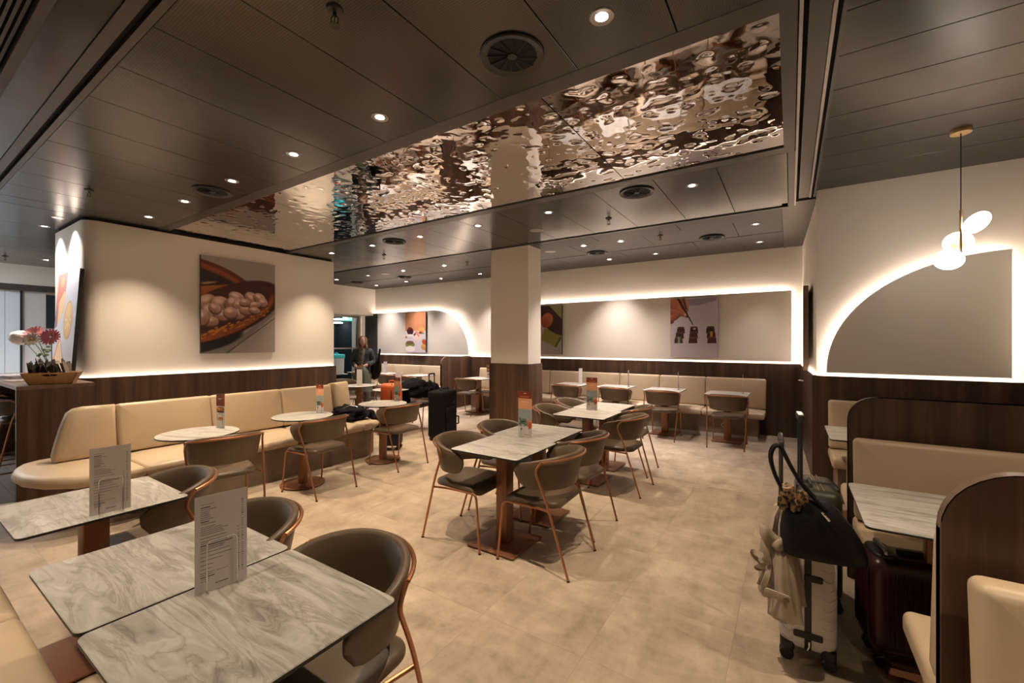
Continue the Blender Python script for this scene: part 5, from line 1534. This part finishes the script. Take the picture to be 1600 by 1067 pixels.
# cuff strap with button
mb = MB().pad(-0.075, 0.03, -0.017, 0.017, 0, 0.006, 0.012, 0.002, n=3)
mt = Matrix.Translation((0.022, -0.158, 0.515)) @ Matrix.Rotation(R(7), 4, 'Y') @ Matrix.Rotation(R(90), 4, 'X'); mb.v = [tuple(mt @ Vector(p)) for p in mb.v]
stp = mb.build('cuff_strap', M['trench'], tr)
MB().lathe([(0.002, 0.0), (0.011, 0.0), (0.012, 0.003), (0.009, 0.005), (0.002, 0.004)], 16, mat=Matrix.Translation((0.034, -0.165, 0.512)) @ Matrix.Rotation(R(90), 4, 'X')).build('button', M['brown_paint'], stp)
# folded ruffle and belt bow
for k, (cx_, cy_, cz, rx, rz_, tw) in enumerate(((0.015, -0.075, 0.735, 0.050, 0.030, 0.3), (-0.030, -0.075, 0.76, 0.045, 0.040, -0.5), (0.045, -0.05, 0.765, 0.035, 0.045, 0.9))):
    rings = []
    for i in range(13):
        u = -1 + 2 * i / 12; ring = []
        for j in range(10):
            t = 2 * PI * j / 10
            ring.append((cx_ + rx * u, cy_ - 0.035 * (1 - u * u) + 0.018 * math.cos(t) + 0.01 * math.sin(4 * u + k), cz + rz_ * math.sin(t) * (0.75 + .3 * math.cos(3 * u + k)) + tw * rx * u * .8))
        rings.append(ring)
    MB().rings(rings).build('collar_fold', M['trench'], tr, angle=80)
def sash(pts, w, name, th=0.005):
    pts = [Vector(p) for p in spline(pts, 7)]; rings = []
    for i, p in enumerate(pts):
        tn = (pts[min(i + 1, len(pts) - 1)] - pts[max(i - 1, 0)]).normalized(); sd = tn.cross(Vector((0.3, -1, 0.25)).normalized()).normalized(); nn = sd.cross(tn)
        rings.append([tuple(p + sd * a * w / 2 + nn * b * th / 2) for a, b in ((-1, -1), (1, -1), (1, 1), (-1, 1))])
    return MB().rings(rings).build(name, M['trench'], tr, angle=50)
k0 = (-0.035, -0.125, 0.635)
sash([k0, (-0.060, -0.15, 0.675), (-0.098, -0.13, 0.680), (-0.088, -0.115, 0.650), (-0.05, -0.12, 0.630), k0], 0.026, 'belt_loop')
sash([k0, (-0.065, -0.14, 0.625), (-0.085, -0.12, 0.605), (-0.075, -0.10, 0.595), (-0.045, -0.11, 0.62), k0], 0.022, 'belt_loop')
sash([k0, (-0.042, -0.15, 0.59), (-0.055, -0.155, 0.54), (-0.052, -0.15, 0.505)], 0.024, 'belt_end')
sash([k0, (-0.058, -0.14, 0.575), (-0.070, -0.14, 0.535)], 0.028, 'belt_end')
sash([k0, (-0.050, -0.12, 0.70), (-0.058, -0.10, 0.74)], 0.026, 'belt_end')

# olive suitcase behind
gs = thing('green_suitcase', 'dark olive suitcase with black strap standing behind the black handbag', 'suitcase', (0.135, 3.22, 0), R(4))
case_body(0.21, 0.40, 0.615, 0.075, 0.05, M['green_shell'], gs, 'case_body')
MB().rbox(-0.112, 0.112, -0.045, 0.045, [(0, 0.09), (0, 0.30), (0.0, 0.55), (0.002, 0.672), (0.02, 0.694), (0.03, 0.698)], 0.012, 3).build('luggage_strap', M['black'], gs)
MB().tube(fillet([(-0.04, -0.11, 0.69), (-0.04, -0.11, 0.705), (-0.04, 0.02, 0.705), (-0.04, 0.02, 0.69)], .01), .008, 8).build('top_handle', M['green_shell'], gs)
for k in (-1, 1): MB().tube([(0.004 + .012 * k, -0.17, 0.692), (0.004 + .012 * k, 0.17, 0.692)], 0.0025, 6).build('zip_trim', M['brass'], gs)
for sy in (-0.06, 0.06):
    MB().tube([(-0.085, sy, 0.68), (-0.085, sy, 1.08)], 0.0095, 8).build('pull_rod', M['black'], gs)
MB().pad(-0.102, -0.068, -0.085, 0.085, 1.07, 1.105, 0.014, 0.008, n=4).build('pull_grip', M['black'], gs)
MB().box(-0.098, -0.072, -0.075, 0.075, 1.105, 1.109).build('grip_plate', M['chrome'], gs, smooth=False)
for sx in (-1, 1):
    for sy in (-1, 1): wheel(gs, sx * 0.075, sy * 0.155)
mb = MB().pad(-0.02, 0.02, -0.03, 0.03, 0, 0.008, 0.008, 0.003, n=3); mt = Matrix.Translation((0.06, -0.200, 0.58)) @ Matrix.Rotation(R(90), 4, 'X'); mb.v = [tuple(mt @ Vector(p)) for p in mb.v]
mb.build('lock', M['black'], gs)

# dark red ribbed suitcase under the booth table
rs = thing('red_suitcase', 'dark red ribbed hard shell suitcase standing under the booth table', 'suitcase', (0.490, 2.775, 0), R(10))
w, d, h, z0 = 0.38, 0.235, 0.455, 0.07
cb = case_body(w, d, h, z0, 0.045, M['red_shell'], rs, 'case_body')
for k in range(8):
    yy = -d / 2 + 0.04 + k * (d - 0.08) / 7
    MB().tube([(-w / 2 - 0.001, yy, z0 + .06), (-w / 2 - 0.004, yy, z0 + .10), (-w / 2 - 0.004, yy, z0 + h - .09), (-w / 2 + 0.004, yy, z0 + h - .045)], 0.007, 6).build('shell_rib', M['red_shell'], cb)
for k in range(9):
    xx = -w / 2 + 0.06 + k * (w - 0.12) / 8
    MB().tube([(xx, -d / 2 + 0.001, z0 + .06), (xx, -d / 2 - 0.003, z0 + .10), (xx, -d / 2 - 0.003, z0 + h - .09), (xx, -d / 2 + 0.004, z0 + h - .045)], 0.006, 6).build('shell_rib', M['red_shell'], cb)
MB().pad(-w / 2 + .025, -w / 2 + 0.115, -0.085, 0.085, z0 + h - .012, z0 + h + .012, 0.03, 0.008, n=4).build('handle_tray', M['black'], rs)
MB().tube(fillet([(-w / 2 + .07, -.07, z0 + h + .012), (-w / 2 + .07, -.07, z0 + h + .028), (-w / 2 + .07, .07, z0 + h + .028), (-w / 2 + .07, .07, z0 + h + .012)], .012), .010, 8).build('pull_grip', M['steel'], rs)
MB().pad(-0.06, 0.10, -0.018, 0.018, z0 + h + .001, z0 + h + .020, 0.015, 0.008, n=4).build('top_handle', M['black'], rs)
for sx in (-1, 1):
    for sy in (-1, 1): wheel(rs, sx * (w / 2 - .05), sy * (d / 2 - .045))

# black soft trolley case by the middle tables
M['black_canvas'] = plain('black_canvas', (0.006, 0.0055, 0.0055), 0.8, bump=0.2, bscale=200, spec=0.2)
bk = thing('black_trolley_case', 'tall black fabric trolley suitcase standing left of the pillar', 'suitcase', (-4.70, 5.16, 0), R(10))
case_body(0.29, 0.46, 0.735, 0.05, 0.05, M['black_canvas'], bk, 'case_body', re=0.04)
mb = MB().pad(-0.15, 0.15, 0, 0.40, 0, 0.03, 0.04, 0.012, n=4); mt = Matrix.Translation((0.145, 0.0, 0.12)) @ Matrix.Rotation(R(90), 4, 'Z') @ Matrix.Rotation(R(90), 4, 'X'); mb.v = [tuple(mt @ Vector(p)) for p in mb.v]
mb.build('front_pocket', M['black_canvas'], bk)
for sy in (-0.21, -0.06): MB().tube([(-0.12, sy, 0.76), (-0.12, sy, 1.03)], 0.009, 8).build('pull_rod', M['black'], bk)
MB().tube(fillet([(-0.12, -0.21, 1.02), (-0.12, -0.21, 1.05), (-0.12, -0.06, 1.05), (-0.12, -0.06, 1.02)], .02), .014, 8).build('pull_grip', M['black'], bk)
MB().tube(fillet([(0.03, -0.10, 0.78), (0.03, -0.10, 0.815), (0.03, 0.12, 0.815), (0.03, 0.12, 0.78)], .05), .013, 8).build('top_handle', M['black'], bk)
MB().tube(fillet([(0.14, 0.20, 0.22), (0.165, 0.22, 0.22), (0.165, 0.22, 0.34), (0.14, 0.20, 0.34)], .02), .012, 8).build('side_handle', M['black'], bk)
mb = MB().ball((0.178, 0.05, 0.60), .004, .016, .014, 10, 6); mb.build('badge', M['chrome'], bk)
for sx in (-1, 1):
    for sy in (-1, 1): wheel(bk, sx * .10, sy * .17)

# navy cabin case with the orange rucksack on top
M['navy'] = plain('navy', (0.012, 0.013, 0.03), 0.6)
nv = thing('navy_case', 'dark navy cabin suitcase on the floor behind the third round table', 'suitcase', (-4.87, 4.25, 0), R(35))
case_body(0.30, 0.21, 0.42, 0.055, 0.05, M['navy'], nv, 'case_body')
for sx in (-0.07, 0.07): MB().tube([(sx - .02, 0.118, 0.40), (sx - .02, 0.118, 1.0)], 0.007, 7).build('pull_rod', M['black'], nv)
MB().tube(fillet([(-0.09, 0.118, 0.99), (-0.09, 0.118, 1.02), (0.05, 0.118, 1.02), (0.05, 0.118, 0.99)], .012), .010, 8).build('pull_grip', M['black'], nv)
for sx in (-1, 1):
    for sy in (-1, 1): wheel(nv, sx * .11, sy * .07)
M['orange'] = plain('orange', (0.62, 0.115, 0.025), 0.6, bump=0.15, bscale=60)
rk = thing('orange_rucksack', 'bright orange rucksack standing on the navy suitcase', 'rucksack', (-4.87, 4.25, 0.477), R(35))
rings = []
for z, hw_, hd in ((0.0, 0.10, 0.06), (0.012, 0.14, 0.08), (0.06, 0.150, 0.092), (0.20, 0.152, 0.098), (0.34, 0.148, 0.094), (0.42, 0.147, 0.090), (0.458, 0.140, 0.075), (0.475, 0.115, 0.045)):
    ring = []
    for k in range(28):
        t = 2 * PI * k / 28
        cx_ = math.copysign(abs(math.cos(t)) ** 0.55, math.cos(t)); sy_ = math.copysign(abs(math.sin(t)) ** 0.6, math.sin(t))
        crease = 1 - 0.10 * math.exp(-((cx_ - 0.12) / 0.09) ** 2) * (sy_ < 0)
        ring.append((hw_ * cx_, hd * sy_ * crease, z + 0.012 * noise.noise(Vector((cx_ * 3, sy_ * 3, z * 5)))))
    rings.append(ring)
MB().rings(rings).build('bag_body', M['orange'], rk, angle=60)
MB().tube(spline([(0.018, -0.085, 0.01), (0.02, -0.096, 0.2), (0.02, -0.090, 0.36), (0.018, -0.05, 0.475)], 6), 0.008, 6).build('zip', M['black'], rk)
MB().tube(spline([(-0.03, 0.02, 0.47), (-0.03, 0.03, 0.51), (0.05, 0.03, 0.51), (0.05, 0.02, 0.47)], 5), 0.008, 6).build('grab_loop', M['orange'], rk)

# heaps of clothing
def heap(name, label, cat, pts, rx, ry, rz_, seed, mat='black_cloth', zmin=None, loc=(0, 0, 0), n=40, m=22):
    """soft folded cloth lump, warped strongly"""
    t = thing(name, label, cat, loc)
    mb = MB()
    rings = []
    for i in range(m + 1):
        ph = PI * (i + 0.03) / (m + 0.06); ring = []
        for k in range(n):
            dv_ = Vector((math.sin(ph) * math.cos(2 * PI * k / n), math.sin(ph) * math.sin(2 * PI * k / n), -math.cos(ph)))
            q = 1 + 0.36 * noise.noise(dv_ * 1.9 + Vector((seed, 0, 0))) + 0.22 * noise.noise(dv_ * 4.3 + Vector((0, seed, 0))) + 0.03 * math.sin(dv_.x * 9 + dv_.z * 7 + seed)
            z = dv_.z * rz_ * q
            if zmin is not None: z = max(z, zmin)
            ring.append((dv_.x * rx * q, dv_.y * ry * q, z))
        rings.append(ring)
    mb.rings(rings); mb.build('folds', M[mat], t, angle=80)
    return t
jk = heap('black_jacket', 'black jacket thrown on the far end of the sofa seat', 'jacket', None, 0.30, 0.22, 0.11, 4.2, zmin=-0.055, loc=(-5.30, 3.86, 0.528))
p = spline([(0.12, 0.05, 0.02), (0.26, 0.16, 0.0), (0.36, 0.16, -0.10), (0.385, 0.16, -0.20)], 6)
MB().tube(p, 0.05, 12, radii=[0.06 - 0.001 * k + 0.012 * math.sin(k * 1.3) for k in range(len(p))]).build('sleeve', M['black_cloth'], jk, angle=80)
MB().tube(spline([(-0.05, -0.12, 0.06), (0.02, -0.02, 0.115), (0.10, 0.05, 0.10), (0.16, 0.02, 0.04)], 6), 0.006, 6).build('grey_cord', M['steel'], jk)
cc = heap('black_coat', 'black coats heaped over the back of a chair beside the tall trolley case', 'coat', None, 0.34, 0.24, 0.17, 9.1, loc=(-5.55, 5.42, 0.73))
for (sx, pts) in ((1, [(0.18, 0.08, 0.08), (0.32, 0.16, 0.0), (0.38, 0.18, -0.18), (0.40, 0.18, -0.36)]), (-1, [(-0.1, -0.05, -0.02), (-0.10, -0.16, -0.14), (-0.06, -0.18, -0.28)])):
    p = spline(pts, 6)
    MB().tube(p, 0.06, 12, radii=[0.085 - 0.0015 * k + 0.010 * math.sin(k * 1.7) for k in range(len(p))]).build('sleeve', M['black_cloth'], cc, angle=80)

# things by the glazed front
M['teal'] = plain('teal', (0.02, 0.42, 0.50), 0.4); M['bin_white'] = plain('bin_white', (0.50, 0.60, 0.66), 0.4); M['red'] = plain('red', (0.45, 0.02, 0.03), 0.5); M['blue'] = plain('blue', (0.20, 0.33, 0.45), 0.5)
bn = thing('storage_tub', 'white plastic tub with turquoise lid on the table by the glass', 'tub', (-9.62, 6.62, ZT))
MB().rbox(-0.16, 0.16, -0.13, 0.13, [(0.02, 0.0), (0.012, 0.01), (0.0, 0.40)], 0.03, 4).build('tub_body', M['bin_white'], bn)
MB().rbox(-0.17, 0.17, -0.14, 0.14, [(0.0, 0.40), (0.0, 0.48), (0.01, 0.50)], 0.03, 4).build('lid', M['teal'], bn)
MB().tube(fillet([(-0.06, 0, 0.50), (-0.06, 0, 0.53), (0.06, 0, 0.53), (0.06, 0, 0.50)], .02), .01, 6).build('lid_handle', M['teal'], bn)
def bottle(x, y, mat, label, h=0.26):
    t = thing('bottle', label, 'bottle', (x, y, ZT))
    MB().lathe([(0.004, 0), (0.036, 0), (0.038, 0.01), (0.038, h * .6), (0.016, h * .78), (0.014, h), (0.004, h)], 16).build('bottle_body', M[mat], t)
    MB().lathe([(0.004, h - .02), (0.017, h - .02), (0.017, h + .012), (0.004, h + .012)], 12).build('cap', M['white_card'], t)
bottle(-9.93, 6.45, 'teal', 'turquoise bottle on the table by the glass')
bottle(-9.90, 6.66, 'navy', 'dark blue bottle beside the turquoise bottle')
rb_ = thing('red_bag', 'red shopping bag on the floor under the table by the glass', 'bag', (-9.45, 6.25, 0))
MB().rbox(-0.2, 0.2, -0.12, 0.12, [(0.0, 0.0), (-0.0, 0.3), (-0.01, 0.62), (0.02, 0.64)], 0.03, 4).build('bag_body', M['red'], rb_)
MB().tube(spline([(-0.09, 0, 0.63), (-0.08, 0, 0.72), (0.08, 0, 0.72), (0.09, 0, 0.63)], 5), .006, 6).build('bag_handle', M['red'], rb_)
sg = thing('exit_sign', 'green and white illuminated exit sign behind the glass', 'sign', (-11.55, 8.40, 2.23), R(60))
M['sign_green'] = emis('sign_green', (0.10, 0.85, 0.55), 2.2); M['sign_white'] = emis('sign_white', (0.8, 1.0, 0.92), 4.0)
MB().box(-0.20, 0.20, -0.012, 0.012, 0, 0.20).build('sign_box', M['sign_green'], sg, smooth=False)
MB().box(-0.17, -0.03, -0.016, -0.012, 0.03, 0.17).build('door_symbol', M['sign_white'], sg, smooth=False)
MB().add([(0.02, -.016, 0.10), (0.10, -.016, 0.17), (0.10, -.016, 0.125), (0.17, -.016, 0.125), (0.17, -.016, 0.075), (0.10, -.016, 0.075), (0.10, -.016, 0.03)], [(0, 6, 5, 4, 3, 2, 1)]).build('arrow', M['sign_white'], sg, smooth=False)
MB().tube([(0, 0, 0.20), (0, 0, 0.39)], .006, 6).build('hanger', M['steel'], sg)
sk = thing('power_socket', 'round power socket in the base of the far bench', 'socket', (-0.92, 7.742, 0.20))
MB().lathe([(0.004, -.002), (0.034, -.002), (0.036, 0.004), (0.004, 0.004)], 18, mat=Matrix.Rotation(R(90), 4, 'X')).build('plate', M['steel'], sk)
MB().lathe([(0.004, 0.0), (0.016, 0.0), (0.016, 0.006), (0.004, 0.006)], 12, mat=Matrix.Rotation(R(90), 4, 'X')).build('socket_hole', M['black'], sk)

# ================================================================== THE WOMAN AT THE BACK
def skin_mesh(joints, edges, name, mat, parent, sub=2):
    me = bpy.data.meshes.new(name); me.from_pydata([j[:3] for j in joints], edges, [])
    o = bpy.data.objects.new(name, me); COL.objects.link(o)
    md = o.modifiers.new('skin', 'SKIN'); md.use_smooth_shade = True
    for i, j in enumerate(joints):
        sv = me.skin_vertices[0].data[i]; r = j[3]; sv.radius = r if isinstance(r, tuple) else (r, r)
        sv.use_root = (i == 0)
    s2 = o.modifiers.new('sub', 'SUBSURF'); s2.levels = sub; s2.render_levels = sub
    dg = bpy.context.evaluated_depsgraph_get()
    m2 = bpy.data.meshes.new_from_object(o.evaluated_get(dg)); m2.name = name
    o.modifiers.clear(); o.data = m2; m2.materials.clear(); m2.materials.append(mat); m2.shade_smooth()
    if parent: o.parent = parent
    return o
M['skin'] = plain('skin', (0.52, 0.30, 0.21), 0.5); M['hair'] = plain('hair', (0.17, 0.085, 0.04), 0.45, bump=0.4, bscale=70)
M['jacket'] = plain('jacket', (0.035, 0.045, 0.045), 0.8); M['trousers'] = plain('trousers', (0.10, 0.095, 0.085), 0.8)
M['scarf'] = plain('scarf', (0.12, 0.10, 0.085), 0.8, vary=0.8, vscale=30); M['sage'] = plain('sage', (0.12, 0.14, 0.10), 0.8, vary=0.1)
pw = thing('person', 'standing woman with long brown hair, dark jacket and glasses, holding a green garment', 'person', (-7.85, 6.05, 0), R(44))
J = [(0, 0, 0.92, (.14, .10)), (0, 0.0, 1.08, (.125, .09)), (0, 0, 1.24, (.145, .095)), (0, 0.01, 1.36, (.12, .08)), (0, 0.0, 1.44, .048), (0, -0.015, 1.50, .05),
     (-.15, 0, 1.355, .055), (-.20, .0, 1.12, .043), (-.10, -.20, 1.02, .034), (.15, 0, 1.355, .055), (.21, .0, 1.12, .043), (.08, -.21, 1.05, .034),
     (-.085, 0, .84, .085), (-.09, 0, .48, .055), (-.095, .02, .10, .038), (-.10, -.08, .04, .036), (.085, 0, .84, .085), (.09, 0, .48, .055), (.095, .02, .10, .038), (.10, -.08, .04, .036),
     (-.06, -.245, 1.0, (.036, .02)), (.04, -.255, 1.03, (.036, .02))]
Ed = [(0, 1), (1, 2), (2, 3), (3, 4), (4, 5), (3, 6), (6, 7), (7, 8), (3, 9), (9, 10), (10, 11), (0, 12), (12, 13), (13, 14), (14, 15), (0, 16), (16, 17), (17, 18), (18, 19), (8, 20), (11, 21)]
body = skin_mesh(J, Ed, 'body', M['skin'], pw)
# head with face
hd_ = MB()
rings = []
for i in range(17):
    ph = PI * (i + .05) / 16.1; ring = []
    for k in range(24):
        d = Vector((math.sin(ph) * math.sin(2 * PI * k / 24), -math.sin(ph) * math.cos(2 * PI * k / 24), -math.cos(ph)))
        x = d.x * .076; y = d.y * .095; z = d.z * .115
        if z < 0:                                   # jaw narrows towards the chin
            q = 1 - 0.30 * (-z / .115) ** 1.5; x *= q; y = y * (1 - 0.12 * (-z / .115)) - 0.012 * (-z / .115)
        front = max(0.0, -d.y)
        y -= 0.022 * math.exp(-(x / .014) ** 2 - ((z + .018) / .026) ** 2) * (front > .2)       # nose
        y += 0.010 * (math.exp(-((abs(x) - .032) / .016) ** 2 - ((z - .012) / .014) ** 2)) * (front > .2)   # eye sockets
        y -= 0.006 * math.exp(-(x / .022) ** 2 - ((z + .055) / .009) ** 2) * (front > .2)      # lips
        ring.append((x, y, z))
    rings.append(ring)
hm = Matrix.Translation((0, -0.025, 1.575)) @ Matrix.Rotation(R(10), 4, 'Z')
head = hd_.rings(rings, mat=hm).build('head', M['skin'], pw, angle=70)
for sx in (-1, 1):
    MB().ball((sx * .031, -.083, .012), .011, .008, .007, 10, 6, mat=hm).build('eye', M['white_card'], head)
    MB().ball((sx * .031, -.0895, .012), .005, .003, .005, 8, 5, mat=hm).build('pupil', M['black'], head)
    MB().ball((sx * .077, .005, -.005), .010, .018, .030, 8, 6, mat=hm).build('ear', M['skin'], head)
    MB().tube([(sx * .031 + .022 * math.cos(t * PI / 7), -.098, .010 + .017 * math.sin(t * PI / 7)) for t in range(14)], .0018, 5, closed=True, mat=hm).build('glasses_rim', M['black'], head)
MB().tube([(-.010, -.101, .012), (.010, -.101, .012)], .0016, 5, mat=hm).build('glasses_bridge', M['black'], head)
MB().ball((0, -.094, -.056), .022, .006, .007, 10, 6, mat=hm).build('mouth', plain('lips', (0.42, 0.13, 0.11), 0.4), head)
# hair: cap plus long sides
hr = MB(); rings = []
for i in range(12):
    k = i / 11; z = .128 - .265 * k ** 1.1
    rx = .088 * math.sin(min(1, .12 + k * 2.4) * PI / 2) + .020 * k; ry = .108 * math.sin(min(1, .12 + k * 2.4) * PI / 2)
    ring = []
    for q in range(21):
        a_ = R(-142 + 284 * q / 20) if k > .25 else R(-176 + 352 * q / 20)
        wv = 1 + .05 * math.sin(7 * a_ + i * .8)
        ring.append((rx * math.sin(a_) * wv, ry * math.cos(a_) * wv * (1 if math.cos(a_) > 0 else .92) + .012, z))
    for q in range(20, -1, -1):
        x, y, zz = ring[q]; ring.append((x * .84, (y - .012) * .84 + .012, zz - .004))
    rings.append(ring)
hr.rings(rings, mat=hm).build('hair', M['hair'], head, angle=80)
# fingers
for sx, hx, hy, hz in ((-1, -.06, -.245, 1.0), (1, .04, -.255, 1.03)):
    for k in range(4):
        MB().tube(spline([(hx - sx * .01 + sx * .0, hy - .012, hz + .026 - .016 * k), (hx - sx * .04, hy - .030, hz + .024 - .016 * k), (hx - sx * .062, hy - .018, hz + .020 - .016 * k)], 4), .008, 6).build('finger', M['skin'], body)
    MB().tube(spline([(hx + sx * .005, hy - .005, hz + .03), (hx - sx * .012, hy - .030, hz + .05), (hx - sx * .03, hy - .036, hz + .048)], 4), .009, 6).build('thumb', M['skin'], body)
JJ = [(0, 0, 0.94, (.175, .13)), (0, 0, 1.08, (.155, .115)), (0, 0, 1.24, (.175, .12)), (0, 0.01, 1.37, (.14, .095)), (0, 0, 1.425, .065), (-.16, 0, 1.355, .075), (-.215, 0.01, 1.12, .062), (-.125, -.165, 1.035, .052), (.16, 0, 1.355, .075), (.225, 0.01, 1.12, .062), (.105, -.175, 1.06, .052), (0, 0, .80, (.17, .13))]
skin_mesh(JJ, [(0, 1), (1, 2), (2, 3), (3, 4), (3, 5), (5, 6), (6, 7), (3, 8), (8, 9), (9, 10), (0, 11)], 'jacket', M['jacket'], pw)
JT = [(0, 0, .90, (.155, .12)), (-.09, 0, .80, .10), (-.095, 0, .45, .082), (-.10, .015, .09, .075), (.09, 0, .80, .10), (.095, 0, .45, .082), (.10, .015, .09, .075)]
skin_mesh(JT, [(0, 1), (1, 2), (2, 3), (0, 4), (4, 5), (5, 6)], 'trousers', M['trousers'], pw)
for sx in (-1, 1): MB().rbox(sx * .10 - .04, sx * .10 + .04, -.17, .07, [(0.004, 0), (0, .01), (0, .045), (.012, .075)], .035, 4).build('shoe', M['black'], pw)
cloth([(0, -.03, 1.43, .075, .085), (0, -.075, 1.33, .07, .055), (-.015, -.115, 1.20, .05, .03), (-.02, -.125, 1.08, .045, .025), (-.02, -.125, 1.06, .03, .02)], 'scarf', pw, 26, .006, 4, .9, 'scarf')
gg = thing('green_garment', 'folded sage green garment held up by the standing woman', 'garment', (-7.85, 6.05, 0), R(44))
cloth([(.02, -.27, 1.03, .05, .02), (.03, -.28, .95, .11, .045), (.04, -.27, .80, .15, .06), (.05, -.26, .60, .17, .065), (.05, -.26, .50, .18, .06), (.05, -.26, .498, .15, .05)], 'garment_folds', gg, 34, .012, 5, 1.3, 'sage')
bb = thing('black_backpack', 'black backpack on the back of the standing woman', 'backpack', (-7.80, 6.33, 0.0), R(44))
MB().ball((0, 0, 1.0), .15, .12, .28, 20, 14, warp=.12, seed=8).build('bag_body', M['black_canvas'], bb)
MB().tube(spline([(.10, -.08, 1.2), (.14, -.24, 1.38), (.14, -.34, 1.36), (.12, -.30, 1.1), (.10, -.10, .86)], 6), .02, 8).build('shoulder_strap', M['black_canvas'], bb)

# unseen cool fill strips, added to brighten the pale corridor panels
M['fill_glow'] = emis('fill_glow', (0.86, 0.93, 1.0), 110.0)
for y0 in (-1.6, 0.1):
    t = thing('fill_strip', 'unseen cool fill strip added to brighten the left corridor, ' + ('nearer' if y0 < 0 else 'further') + ' one', 'lamp', (-11.2, y0, ZC))
    MB().box(-0.08, 0.08, -0.6, 0.6, -0.03, 0.0).build('housing', M['white_panel'], t, smooth=False)
    MB().box(-0.06, 0.06, -0.58, 0.58, -0.045, -0.03).build('diffuser', M['fill_glow'], t, smooth=False)
